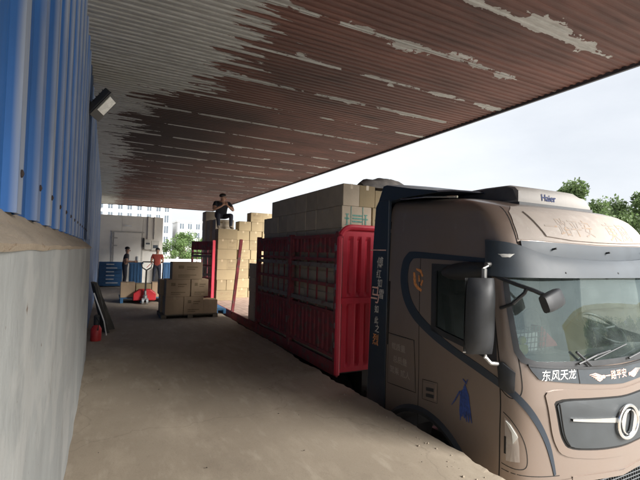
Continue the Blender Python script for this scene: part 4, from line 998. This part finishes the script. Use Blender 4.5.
# stack under the seated man's feet: bonded rows
GA = 'cartons stacked under the seated man'
for r in range(7):
    z = DK + BH * r
    if r % 2 == 0: carton(3.53, 13.82, z, .63, .42, BH - .003, '%s-row wide carton in the stack below the seated man' % ORD[r], GA)
    else:
        for c in (0, 1): carton(3.375 + .318 * c, 13.82, z, .312, .42, BH - .003, '%s-row %s narrow carton below the seated man' % (ORD[r], ('left', 'right')[c]), GA)
for r in range(8):
    carton(3.53, 14.27, DK + BH * r, .62, .42, BH - .003, '%s-row carton in the stack the seated man sits on' % ORD[r], GA, 'carton_dull', tape=(r == 7))
GB = 'cartons in the tall sunlit stack'
for c, (x0, ww, nr) in enumerate(((4.05, .44, 8), (4.505, .44, 9), (4.96, .42, 9))):
    for r in range(nr):
        sh = .03 * n3(r * 1.7, c * 3.1)
        if r % 3 == 1 and c < 2 and r < 8: sh += .05
        carton(x0 + ww / 2 + sh, 14.55, DK + BH * r, ww - .006, .46, BH - .003, '%s-row carton in the %s column of the tall pale stack' % (ORD[r], ('left', 'middle', 'right')[c]), GB)
GC = 'cartons in the shaded stack behind the opened gate'
for c in range(2):
    for r in range(9 if c != 0 else 8):
        carton(3.30 + (.0 if c else .04), 14.75 + .56 * c, DK + BH * r, .40, .55, BH - .003, '%s-row carton, %s column, in the shaded stack behind the opened gate' % (ORD[r], ORD[c].replace('bottom', 'nearest')), GC, 'carton_dull', tape=False)
# tarp bundle on the load
mb = MB(); rows = []
for k in range(25):
    t = k / 24; x = 3.56 + 1.04 * t; hh = (.185 * math.sin(math.pi * min(1, max(0.02, t * 1.0)) ** .75) ** .42) * (1 + .12 * n3(t * 5, 1)); dd = .22 * math.sin(math.pi * (.06 + .88 * t)) ** .4
    rows.append([(x + .012 * n3(q, t * 9), 5.66 + dd * math.cos(a) * (1 + .10 * n3(t * 6, q * .9, 2)), DK + BH * 8 - .002 + max(0, hh * (math.sin(a) * (1 + .22 * n3(t * 7, q * .8, 5))))) for q, a in enumerate([math.pi * qq / 12 for qq in range(13)])])
mb.grid(rows); tag(part('tarp_bundle', mb, 'tarp', smooth=True), 'crumpled grey brown tarp bundle lying on top of the carton load', 'tarp')

# pile of cartons on a pallet, on the dock
GP = 'cartons piled on the dock pallet'
pw = thing('pallet', 'low dark wooden pallet under the carton pile on the dock', 'pallet', (1.9, 10.9, 0))
for k in range(6):
    mb = MB(); mb.box(1.22, 2.56, 10.58 + .16 * k, 10.68 + .16 * k, .075, .095); part('plank', mb, 'pallet_wood', pw)
for k in range(3):
    mb = MB(); mb.box(1.22 + .61 * k, 1.34 + .61 * k, 10.58, 11.48, .0, .073); part('skid', mb, 'pallet_wood', pw)
PZ = .096
def pc(x0, x1, z0, z1, y0, lab, mat='carton_brown', dp=.45): return carton((x0 + x1) / 2, y0 + dp / 2, z0, round(x1 - x0, 3), dp, round(z1 - z0, 3), lab, GP, mat, jit=.004)
pc(1.30, 1.72, PZ, .52, 10.60, 'bottom left carton of the dock pile'); pc(1.725, 2.19, PZ, .52, 10.60, 'bottom middle carton of the dock pile'); pc(2.20, 2.55, PZ, .43, 10.60, 'low carton at the bottom right of the dock pile')
pc(1.32, 1.88, .522, .94, 10.61, 'left carton of the middle row of the dock pile'); pc(1.885, 2.30, .522, .94, 10.60, 'right carton of the middle row of the dock pile')
pc(1.44, 2.15, .942, 1.36, 10.60, 'wide carton on top of the dock pile')
pc(1.25, 1.70, PZ, .52, 11.07, 'bottom rear left carton of the dock pile'); pc(1.71, 2.19, PZ, .52, 11.07, 'bottom rear right carton of the dock pile'); pc(1.22, 1.66, .522, .90, 11.07, 'rear left carton of the middle row of the dock pile'); pc(1.67, 2.2, .522, .90, 11.07, 'rear right carton of the middle row of the dock pile')
bp_ = thing('plastic_pallet', 'blue pallet lying at the dock edge beside the carton pile', 'pallet', (2.7, 11.6, 0))
for k in range(5):
    mb = MB(); mb.box(2.40, 2.90, 11.1 + .2 * k, 11.24 + .2 * k, .09, .13); part('plank', mb, 'pallet_blue', bp_)
for x in (2.40, 2.62, 2.83):
    mb = MB(); mb.box(x, x + .07, 11.1, 12.04, 0, .088); part('skid', mb, 'pallet_blue', bp_)

# ------------------------------------------------------------------ pallet jack and its load
pj = thing('pallet_jack', 'red hand pallet jack facing the camera in the middle of the dock', 'pallet jack', (1.1, 13.7, 0))
mb = MB(); mb.prism([(.78, 13.75, .10), (1.42, 13.75, .10), (1.42, 13.75, .30), (1.26, 13.75, .42), (.94, 13.75, .42), (.78, 13.75, .30)], (0, .16, .02)); part('body', mb, 'jack_red', pj, bevel=.02)
for x in (.80, 1.24):
    mb = MB(); mb.box(x, x + .16, 13.9, 15.0, .07, .13); part('fork', mb, 'jack_red', pj, bevel=.01)
mb = MB(); mb.lathe((1.10, 13.66, .12), (0, 0, 1), [(0, .07), (.14, .07), (.16, .04), (.28, .04), (.29, .001)], 14); part('pump', mb, 'steel', pj, smooth=True)
for x in (1.01, 1.13):
    mb = MB(); mb.lathe((x, 13.62, .09), (1, 0, 0), [(0, .001), (0, .09), (.06, .09), (.06, .001)], 18); part('wheel', mb, 'silver', pj, smooth=True)
for x in (.86, 1.30):
    mb = MB(); mb.lathe((x, 14.9, .045), (1, 0, 0), [(0, .001), (0, .044), (.06, .044), (.06, .001)], 12); part('wheel', mb, 'jack_dark', pj)
mb = MB(); mb.bar((1.10, 13.66, .36), (1.10, 13.50, 1.03), .045, .05, (0, 1, 0)); part('tow_bar', mb, 'jack_dark', pj)
mb = MB(); mb.tube([(1.10, 13.50, 1.02), (.98, 13.48, 1.10), (.95, 13.47, 1.22), (1.0, 13.465, 1.27), (1.20, 13.465, 1.27), (1.25, 13.47, 1.22), (1.22, 13.48, 1.10), (1.10, 13.50, 1.02)], .018, 7); part('handle', mb, 'jack_dark', pj, smooth=True)
mb = MB(); mb.tube([(1.10, 13.49, 1.10), (1.24, 13.46, 1.25)], .01, 6); part('release_lever', mb, 'jack_red', pj)
jp = thing('pallet', 'blue pallet carried on the forks of the red pallet jack', 'pallet', (1.1, 14.5, 0))
for k in range(5):
    mb = MB(); mb.box(.42, 1.74, 13.98 + .22 * k, 14.12 + .22 * k, .14, .165); part('plank', mb, 'pallet_blue', jp)
for x in (.44, 1.66, 1.00):
    mb = MB(); mb.box(x, x + .08, 13.98, 15.0, .0 if x != 1.0 else .0, .138); part('skid', mb, 'pallet_blue', jp)
GJ = 'cartons on the pallet jack'
def jc(x0, x1, z0, z1, y0, lab, mat='carton_brown'): return carton((x0 + x1) / 2, y0 + .22, z0, round(x1 - x0, 3), .44, round(z1 - z0, 3), lab, GJ, mat, jit=.003)
jc(.44, .84, .168, .62, 14.0, 'left carton on the pallet jack load'); jc(1.32, 1.72, .168, .62, 14.0, 'right carton on the pallet jack load'); jc(.86, 1.30, .168, .58, 14.02, 'middle pale carton on the pallet jack load', 'carton')

# ------------------------------------------------------------------ cold room, cabinets, bins
cr_ = thing('cold_room', 'cream insulated cold room closing the far end of the dock', 'cold room', (1.1, 22.3, 0))
for k in range(3):
    x0 = -.28 + .90 * k; mb = MB(); mb.box(x0 + .002, x0 + .896, 21.5, 23.4, 0, CH + 1.53); part('wall_panel', mb, 'cold_white', cr_, bevel=.006, seg=1)
dr_ = MB(); dr_.box(.30, 1.46, 21.44, 21.497, .05, CH + .74); dd = part('door', dr_, 'cold_white', cr_, bevel=.012)
for z in (.6, CH + .10, CH + .45):
    mb = MB(); mb.box(.20, .46, 21.40, 21.44, z, z + .06); part('hinge', mb, 'pipe_grey', dd)
mb = MB(); mb.box(1.30, 1.36, 21.37, 21.44, 1.0, 1.3); part('handle', mb, 'silver', dd)
mb = MB(); mb.box(.18, 1.58, 21.46, 21.498, CH + .745, CH + .80); mb.box(.22, .295, 21.46, 21.498, 0.0, CH + .74); mb.box(1.465, 1.54, 21.46, 21.498, 0, CH + .74); part('door_frame', mb, 'pipe_grey', cr_)
mb = MB(); mb.box(.72, 1.04, 21.46, 21.499, CH + 1.02, CH + 1.10); part('name_plate', mb, 'white_letter', cr_)
for x in (1.74, 2.02):
    mb = MB(); mb.tube([(x, 21.46, CH + 1.55), (x, 21.46, CH + .48)], .028, 8); part('conduit', mb, 'pipe_grey', cr_, smooth=True)
eb_ = thing('electrical_box', 'beige electrical boxes mounted on the cold room wall', 'electrical box', (1.9, 21.4, CH))
mb = MB(); mb.box(1.60, 1.90, 21.33, 21.495, CH - .02, CH + .46); q = part('cabinet', mb, 'box_beige', eb_, bevel=.01)
mb = MB(); mb.box(1.92, 2.26, 21.36, 21.495, CH - .06, CH + .40); part('cabinet', mb, 'box_beige', eb_, bevel=.01)
mb = MB(); mb.box(1.66, 1.84, 21.325, 21.332, CH + .22, CH + .3); mb.box(1.98, 2.2, 21.355, 21.362, CH + .05, CH + .2); part('cover_plate', mb, 'pane_far', eb_)
mb = MB(); mb.box(1.54, 1.595, 21.38, 21.495, CH + .1, CH + .52); part('switch', mb, 'housing', eb_)
tc_ = thing('tool_cabinet', 'blue drawer cabinet with silver pulls against the left wall', 'cabinet', (.2, 20.4, 0))
mb = MB(); mb.box(-.24, .66, 20.0, 20.6, .04, 1.06); part('carcass', mb, 'cab_blue', tc_, bevel=.012)
for k in range(6):
    z = .10 + .158 * k; mb = MB(); mb.box(-.20, .62, 19.975, 19.998, z, z + .14); d_ = part('drawer', mb, 'cab_blue', tc_)
    wv = (.36, .2, .22, .2, .32, .2)[k]; mb = MB(); mb.box(.04, .04 + wv + .1, 19.945, 19.974, z + .055, z + .095); part('pull', mb, 'silver', d_)
def crate(x0, x1, y0, y1, h, lab):
    c_ = thing('storage_crate', lab, 'crate', ((x0 + x1) / 2, (y0 + y1) / 2, 0), 'blue storage crates at the cold room')
    mb = MB(); t = .03
    mb.box(x0, x1, y0, y0 + t, .05, h); mb.box(x0, x1, y1 - t, y1, .05, h); mb.box(x0, x0 + t, y0 + t, y1 - t, .05, h); mb.box(x1 - t, x1, y0 + t, y1 - t, .05, h); mb.box(x0 + t, x1 - t, y0 + t, y1 - t, .05, .1)
    part('tub', mb, 'bin_blue', c_)
    mb = MB(); mb.box(x0 - .03, x1 + .03, y0 - .03, y0 - .001, h - .06, h); mb.box(x0 - .03, x1 + .03, y1 + .001, y1 + .03, h - .06, h); part('rim', mb, 'bin_blue', c_)
    for k in range(4):
        mb = MB(); xx = x0 + (x1 - x0) * (k + .5) / 4; mb.box(xx - .015, xx + .015, y0 - .02, y0 - .001, .06, h - .06); part('rib', mb, 'bin_blue', c_)
    for x in (x0 + .03, x1 - .09):
        mb = MB(); mb.box(x, x + .06, y0 + .02, y1 - .02, 0, .049); part('foot', mb, 'bin_blue', c_)
crate(.95, 1.46, 20.0, 20.6, 1.05, 'blue plastic crate behind the man in the dark shirt'); crate(2.42, 3.05, 20.7, 21.3, 1.05, 'blue plastic crate right of the man in red')

# leaning folded sheet and red can by the left wall
mb = MB(); rows = []
for k in range(11):
    t = k / 10; z = .0 + .98 * t; cx = .08 - .24 * t; wd = .30 * (1 - .55 * t ** 3)
    rows.append([(cx + .05 * math.sin(q * .9 + 1) * (1 - t * .4) + .02 * n3(q, t * 4) + (.10 * (1 - t) if q > 6 else 0), 9.45 + (q - 5) * wd / 5, z - .05 * abs(q - 5) / 5 * (t > .9)) for q in range(11)])
mb.grid(rows); rows2 = [[(x - .05, y, z) for x, y, z in r] for r in rows]; mb.grid(rows2)
for a, b in ((rows[0], rows2[0]), (rows[-1], rows2[-1]), ([r[0] for r in rows], [r[0] for r in rows2]), ([r[-1] for r in rows], [r[-1] for r in rows2])): mb.grid([a, b])
tag(part('folded_tarp', mb, 'tarp_dark', smooth=True), 'dark folded tarp leaning against the blue wall', 'tarp')
mb = MB(); mb.tube([(-.17, 8.95, .80), (.02, 8.85, .28), (.07, 8.83, .02)], .012, 6); tag(part('white_pole', mb, 'white_letter'), 'thin white stick leaning in front of the dark folded tarp', 'stick')
rcn = thing('red_canister', 'small red canister with black top on the floor by the wall', 'canister', (-.10, 8.5, 0))
mb = MB(); mb.lathe((-.10, 8.5, 0), (0, 0, 1), [(0, .001), (0, .085), (.02, .09), (.2, .09), (.26, .06), (.28, .035)], 18); part('body', mb, 'red_plastic', rcn, smooth=True)
mb = MB(); mb.lathe((-.10, 8.5, .278), (0, 0, 1), [(0, .045), (.16, .045), (.18, .02), (.18, .001)], 14); part('cap', mb, 'jack_dark', rcn, smooth=True)
mb = MB(); mb.tube([(-.10, 8.45, .42), (-.06, 8.36, .36), (-.07, 8.38, .2)], .012, 6); part('hose', mb, 'jack_dark', rcn)

# ------------------------------------------------------------------ people
def person(label, at, joints, cloth, hair='hair', rotz=0):
    """joints: name -> (x, y, z) in the figure's own frame, facing -y; one skinned surface"""
    J = {k: Vector(v) for k, v in joints.items()}
    rad = dict(pelvis=(.16, .125), waist=(.155, .12), chest=(.185, .13), neck0=(.075, .07), neck=(.055, .055), head0=(.07, .08), head=(.082, .10), crown=(.06, .072))
    V = []; E_ = []; Rr = []; nm = {}; reg = []
    def add(n, p, r, rg, to=None):
        nm[n] = len(V); V.append(Vector(p)); Rr.append(r); reg.append(rg)
        if to is not None: E_.append((nm[to], nm[n]))
    add('pelvis', J['pelvis'], rad['pelvis'], 'leg')
    add('waist', J['pelvis'].lerp(J['chest'], .42), rad['waist'], 'top', 'pelvis'); add('chest', J['chest'], rad['chest'], 'top', 'waist')
    add('neck0', J['neck'] - Vector((0, 0, .05)), rad['neck0'], 'top', 'chest'); add('neck', J['neck'] + Vector((0, 0, .02)), rad['neck'], 'skin', 'neck0')
    hd_ = J['head']; add('head0', J['neck'].lerp(hd_, .55), rad['head0'], 'skin', 'neck'); add('head', hd_, rad['head'], 'skin', 'head0'); add('crown', hd_ + (hd_ - J['neck']).normalized() * .07, rad['crown'], 'skin', 'head')
    for s in 'LR':
        sh, el, wr, ha = J['sh' + s], J['el' + s], J['wr' + s], J['ha' + s]
        add('sh' + s, sh, (.075, .075), 'top', 'chest'); add('ua' + s, sh.lerp(el, .55), (.066, .066), 'top', 'sh' + s); add('el' + s, el, (.040, .040), 'skin', 'ua' + s)
        add('fa' + s, el.lerp(wr, .45), (.039, .039), 'skin', 'el' + s); add('wr' + s, wr, (.025, .028), 'skin', 'fa' + s)
        d = (ha - wr); l_ = d.length; d = d.normalized(); sd2 = d.cross(Vector((0, -1, .3))).normalized()
        if sd2.length < .5: sd2 = Vector((1, 0, 0))
        add('pa' + s, wr + d * .055, (.030, .024), 'skin', 'wr' + s)
        bend = Vector((0, -.25, -.35))
        for k in range(4):
            o_ = sd2 * (.026 * (k - 1.5)); ln_ = (.062, .074, .070, .055)[k]
            add('f%d%s' % (k, s), wr + d * .095 + o_, (.0095, .0095), 'skin', 'pa' + s); add('g%d%s' % (k, s), wr + d * (.095 + ln_ * .5) + o_ + bend * .01, (.009, .009), 'skin', 'f%d%s' % (k, s)); add('h%d%s' % (k, s), wr + d * (.095 + ln_) + o_ + bend * .05, (.008, .008), 'skin', 'g%d%s' % (k, s))
        o_ = sd2 * (-.05 if s == 'L' else .05); add('t0' + s, wr + d * .06 + o_, (.011, .011), 'skin', 'pa' + s); add('t1' + s, wr + d * .095 + o_ * 1.25, (.009, .009), 'skin', 't0' + s)
        hp, kn, an, to = J['hp' + s], J['kn' + s], J['an' + s], J['to' + s]
        add('hp' + s, hp, (.095, .095), 'leg', 'pelvis'); add('th' + s, hp.lerp(kn, .5), (.082, .082), 'leg', 'hp' + s); add('kn' + s, kn, (.062, .062), 'leg', 'th' + s)
        add('ca' + s, kn.lerp(an, .35), (.060, .060), 'leg', 'kn' + s); add('an' + s, an, (.045, .045), 'leg', 'ca' + s); add('he' + s, an.lerp(to, .25) - Vector((0, 0, .025)), (.045, .04), 'foot', 'an' + s); add('to' + s, to, (.042, .03), 'foot', 'he' + s)
    me = bpy.data.meshes.new('person'); me.from_pydata([tuple(v) for v in V], E_, [])
    o = bpy.data.objects.new('person', me); col.objects.link(o)
    m = o.modifiers.new('skin', 'SKIN'); m.use_smooth_shade = True
    for i, sv_ in enumerate(me.skin_vertices[0].data): sv_.radius = Rr[i]; sv_.use_root = (i == 0)
    o.modifiers.new('sub', 'SUBSURF').levels = 2; o.modifiers['sub'].render_levels = 2
    bpy.context.view_layer.update(); dg = bpy.context.evaluated_depsgraph_get(); m2 = bpy.data.meshes.new_from_object(o.evaluated_get(dg))
    bpy.data.objects.remove(o)
    o = bpy.data.objects.new('person', m2); col.objects.link(o)
    m2.materials.clear(); keys = ['skin', 'top', 'leg', 'foot']
    for k in keys: m2.materials.append(M[cloth[k]])
    segs = [(V[a], V[b], reg[b] if reg[b] != 'skin' or reg[a] == 'skin' or True else reg[a]) for a, b in E_]
    for p in m2.polygons:
        c = p.center; best = None
        for a, b, rg in segs:
            ab = b - a; t = max(0, min(1, (c - a).dot(ab) / (ab.length_squared or 1))); d_ = (a + ab * t - c).length
            if best is None or d_ < best[0]: best = (d_, rg)
        p.material_index = keys.index(best[1]); p.use_smooth = True
    # face: nose, eyes, ears and mouth as shallow children; hair cap
    f = (J['face'] - hd_).normalized(); up2 = (hd_ - J['neck']).normalized(); rt = f.cross(up2).normalized(); up2 = rt.cross(f)
    def blob(n, c, r, mat):
        mb_ = MB(); rows_ = [[c + (rt * math.cos(a) * math.cos(b) * r[0] + f * math.sin(a) * math.cos(b) * r[1] + up2 * math.sin(b) * r[2]) for a in [2 * math.pi * q / 10 for q in range(11)]] for b in [-1.5 + 3.0 * q / 6 for q in range(7)]]
        mb_.grid(rows_); k_ = part(n, mb_, mat, None, smooth=True); k_.parent = o; return k_
    blob('nose', hd_ + f * .105 - up2 * .015, (.014, .02, .022), cloth['skin'])
    for s in (-1, 1): blob('ear', hd_ + rt * s * .085 - up2 * .01, (.010, .022, .032), cloth['skin']); blob('eye', hd_ + f * .092 + rt * s * .032 + up2 * .012, (.012, .008, .007), 'hair')
    blob('mouth', hd_ + f * .096 - up2 * .055, (.024, .008, .006), 'red_accent')
    mb_ = MB(); rows_ = []
    for q in range(9):
        b = -.35 + 1.9 * q / 8
        rows_.append([hd_ + up2 * .045 - f * .012 + rt * math.cos(a) * math.cos(b) * .094 + f * math.sin(a) * math.cos(b) * .104 * (1 if math.sin(a) < 0 or b > .25 else .72) + up2 * math.sin(b) * .088 for a in [2 * math.pi * k / 18 for k in range(19)]])
    mb_.grid(rows_); hr = part('hair', mb_, hair, None, smooth=True); hr.parent = o
    o.location = at; o.rotation_euler = (0, 0, rotz); return tag(o, label, 'person')
def stand(arms, tilt=0, nod=0):
    j = dict(pelvis=(0, 0, .93), chest=(0, .0 + tilt * .5, 1.28), neck=(0, -.01 + tilt, 1.46), head=(0, -.03 + tilt * 1.2 + nod * .4, 1.60), face=(0, -.3 + tilt, 1.60 + nod * -1),
             shL=(.18, tilt, 1.39), shR=(-.18, tilt, 1.39), hpL=(.09, 0, .88), hpR=(-.09, 0, .88), knL=(.12, -.02, .48), knR=(-.12, -.03, .48), anL=(.14, .03, .09), anR=(-.14, .02, .09), toL=(.16, -.15, .035), toR=(-.16, -.16, .035))
    j.update(arms); return j
# dark-shirted man, turned right, forearms raised over the crate
person('man in a dark shirt standing by the blue cabinet, holding papers', (.72, 19.1, 0), stand(dict(elL=(.24, -.05, 1.12), wrL=(.18, -.30, 1.10), haL=(.16, -.40, 1.11), elR=(-.24, -.08, 1.12), wrR=(-.15, -.33, 1.13), haR=(-.12, -.43, 1.14)), -.06, .06), dict(skin='skin', top='shirt_dark', leg='trousers', foot='shoe_dark'), rotz=R_(80))
mb = MB(); mb.box(1.10, 1.40, 19.0, 19.22, 1.13, 1.15); tag(part('clipboard', mb, 'white_letter', bevel=.004, seg=1), 'pale clipboard held by the man in the dark shirt', 'clipboard')
# red-shirted man with his back to the camera, hands in front of him
person('man in a rust red shirt standing with his back to the camera', (2.06, 20.0, 0), stand(dict(elL=(.25, .02, 1.12), wrL=(.16, -.20, 1.06), haL=(.08, -.27, 1.08), elR=(-.25, .02, 1.12), wrR=(-.16, -.20, 1.06), haR=(-.08, -.27, 1.08)), -.03, .07), dict(skin='skin', top='shirt_red', leg='trousers', foot='shoe_dark'), rotz=R_(172))
# man sitting on the cartons, elbows on his knees, hands together
S0 = DK + BH * 8; F0 = DK + BH * 7
person('man in dark clothes sitting on the stacked cartons under the canopy', (3.44, 14.2, 0), dict(pelvis=(0, .06, S0 + .115), chest=(-.01, -.08, S0 + .46), neck=(-.01, -.17, S0 + .615), head=(-.01, -.22, S0 + .735), face=(.25, -.6, S0 + .66),
    shL=(.18, -.11, S0 + .55), shR=(-.19, -.11, S0 + .55), elL=(.27, -.26, S0 + .30), wrL=(.08, -.38, S0 + .45), haL=(.03, -.36, S0 + .54), elR=(-.26, -.26, S0 + .30), wrR=(-.07, -.39, S0 + .43), haR=(-.02, -.37, S0 + .52),
    hpL=(.10, .0, S0 + .11), hpR=(-.10, .0, S0 + .11), knL=(.19, -.37, S0 + .15), knR=(-.17, -.36, S0 + .15), anL=(.20, -.33, F0 + .09), anR=(-.13, -.30, F0 + .09), toL=(.23, -.50, F0 + .033), toR=(-.15, -.47, F0 + .033)),
    dict(skin='skin', top='shirt_dark', leg='trousers', foot='shoe')).scale = (1.22, 1.1, 1)

# ------------------------------------------------------------------ far buildings
def building(label, x0, x1, y0, y1, z1, cols, rows_, mat, z0=-1.35, ww=1.1, wh=1.5, face='front', base=1.2):
    b = thing('apartment_building' if rows_ > 2 else 'low_building', label, 'building', ((x0 + x1) / 2, (y0 + y1) / 2, z0))
    mb = MB(); mb.box(x0, x1, y0, y1, z0, z1); part('wall', mb, mat, b)
    mb = MB(); mb.box(x0 - .3, x1 + .3, y0 - .3, y1 + .3, z1 + .002, z1 + .5); part('parapet', mb, mat, b)
    sx = (x1 - x0) / cols; sz = (z1 - z0 - base) / rows_
    yy = y0 if face == 'front' else y1; dy = -1 if face == 'front' else 1
    fm = MB(); fm.box(-ww / 2 - .1, ww / 2 + .1, -.05, .05, -.1, 0); fm.box(-ww / 2 - .1, ww / 2 + .1, -.05, .05, wh, wh + .1); fm.box(-ww / 2 - .1, -ww / 2, -.05, .05, 0, wh); fm.box(ww / 2, ww / 2 + .1, -.05, .05, 0, wh); fm.box(-.04, .04, -.04, .04, 0, wh)
    fme = fm.mesh('window'); fme.materials.append(M['frame_far']); pm = MB(); pm.box(-ww / 2, ww / 2, -.02, .02, 0, wh); pme = pm.mesh('pane'); pme.materials.append(M['pane_far'])
    for i in range(cols):
        for j in range(rows_):
            o = bpy.data.objects.new('window', fme); col.objects.link(o); o.parent = b; o.location = Vector((x0 + sx * (i + .5) + (.25 * n3(i * 3.3, j * .1)), yy + dy * .06, z0 + base + sz * j + .5)) - b.location
            q = bpy.data.objects.new('pane', pme); col.objects.link(q); q.parent = o; q.location = (0, 0, 0)
    return b
building('tall white apartment block with rows of windows beyond the cold room', -12, 15.5, 120, 132, 17, 12, 6, 'facade', wh=2.0)
building('lower white block to the right of the tall apartment block', 17.0, 23.2, 118, 128, 9.2, 3, 4, 'facade_side')
building('long cream building across the yard seen in the windshield', 37.5, 95, -30, -20, 5.9, 12, 2, 'cream_facade', face='back', ww=1.2, wh=1.3, base=.6)
mb = MB(); mb.box(4, 40, 58, 58.3, -1.35, .45); tag(part('boundary_wall', mb, 'facade'), 'low white boundary wall beyond the dock end', 'wall')

# ------------------------------------------------------------------ trees
def tree(label, at, h, cw_, ch_, nleaf, leaf, lm='leaf', seed=1, trunk_r=.2, clumps=26, group=None, flat=1.0):
    rnd = random.Random(seed); t = thing('tree', label, 'tree', at, group); bx, by, bz = at
    tm = MB(); p = [Vector((bx, by, bz - .1))]; 
    for k in range(1, 6): p.append(Vector((bx + rnd.uniform(-.12, .12) * k * .5, by + rnd.uniform(-.1, .1) * k * .5, bz + h * .72 * k / 5)))
    tm.tube(p, [trunk_r * (1 - .14 * k) for k in range(6)], 8)
    cc_ = []
    for k in range(clumps):
        a = rnd.uniform(0, 6.28); rr = math.sqrt(rnd.random()); zz_ = rnd.uniform(-1, 1)
        rmax = math.sqrt(max(.05, 1 - zz_ * zz_)) if zz_ > -.3 else .95
        c = Vector((bx + math.cos(a) * rr * rmax * cw_ * .5, by + math.sin(a) * rr * rmax * cw_ * .5, bz + h - ch_ * .5 + zz_ * ch_ * .45)); cc_.append((c, rnd.uniform(.10, .2) * cw_))
        s_ = p[rnd.randint(2, 5)]; tm.tube([s_, s_.lerp(c, .5) + Vector((0, 0, .06 * h * rnd.random())), c], [trunk_r * .32, trunk_r * .2, trunk_r * .06], 5)
    part('trunk', tm, 'bark', t, smooth=True)
    vs_, fs = [], []
    for k in range(nleaf):
        c, r = cc_[k % len(cc_)]
        d = Vector((rnd.gauss(0, 1), rnd.gauss(0, 1), rnd.gauss(0, .75))).normalized() * r * rnd.random() ** .45
        q = c + d; n_ = Vector((rnd.gauss(0, 1), rnd.gauss(0, 1), rnd.gauss(.6, 1))).normalized(); a_ = n_.orthogonal().normalized(); b_ = n_.cross(a_); an = rnd.uniform(0, 6.28)
        u = (a_ * math.cos(an) + b_ * math.sin(an)) * leaf * rnd.uniform(.6, 1.3); v = n_.cross(u) * .55
        i0 = len(vs_); vs_ += [tuple(q - u), tuple(q + v), tuple(q + u), tuple(q - v)]; fs.append((i0, i0 + 1, i0 + 2, i0 + 3))
    me = bpy.data.meshes.new('crown'); me.from_pydata(vs_, [], fs); link('crown', me, lm, t)
    return t
GT = 'trees beyond the yard'
tree('leafy tree rising behind the rooftop air conditioner', (66.5, 42, -1.35), 14.8, 11, 8.5, 9500, .30, 'leaf', 21, .3, 30, GT)
tree('leafy tree at the right edge behind the cab roof', (84, 40, -1.35), 15.0, 13, 10, 12000, .30, 'leaf', 23, .32, 34, GT)
tree('thin low tree between the two taller trees behind the cab', (75.0, 41, -1.35), 12.0, 6, 5, 3000, .28, 'leaf', 29, .2, 14, GT)
tree('bright green bushy tree in front of the white apartment block', (10.6, 68, -1.35), 5.6, 6.4, 5.6, 14000, .12, 'leaf_light', 31, .18, 34, GT)
tree('small green tree at the edge of the trailer load', (14.6, 72, -1.35), 4.8, 4.5, 4.2, 6000, .12, 'leaf_light', 37, .15, 22, GT)
for k, (x, y, hh) in enumerate(((58, -36, 10.5), (68, -36, 11), (84, -36, 10.5))):
    tree(('left', 'middle', 'right')[k] + ' tree behind the cream building across the yard', (x, y, -1.35), hh, 6, 6, 2500, .34, 'leaf', 41 + k, .2, 18, GT)
for k, x in enumerate((33.5, 37, 41, 46, 52, 59)):
    tree('%s shrub from the truck in the hedge before the cream building' % ORD[k].replace('bottom', 'first'), (x, -16.5, -1.35), 5.4 + .3 * n3(x, 2), 5.2, 4.6, 2600, .17, 'leaf', 51 + k, .1, 22, 'hedge shrubs across the yard')
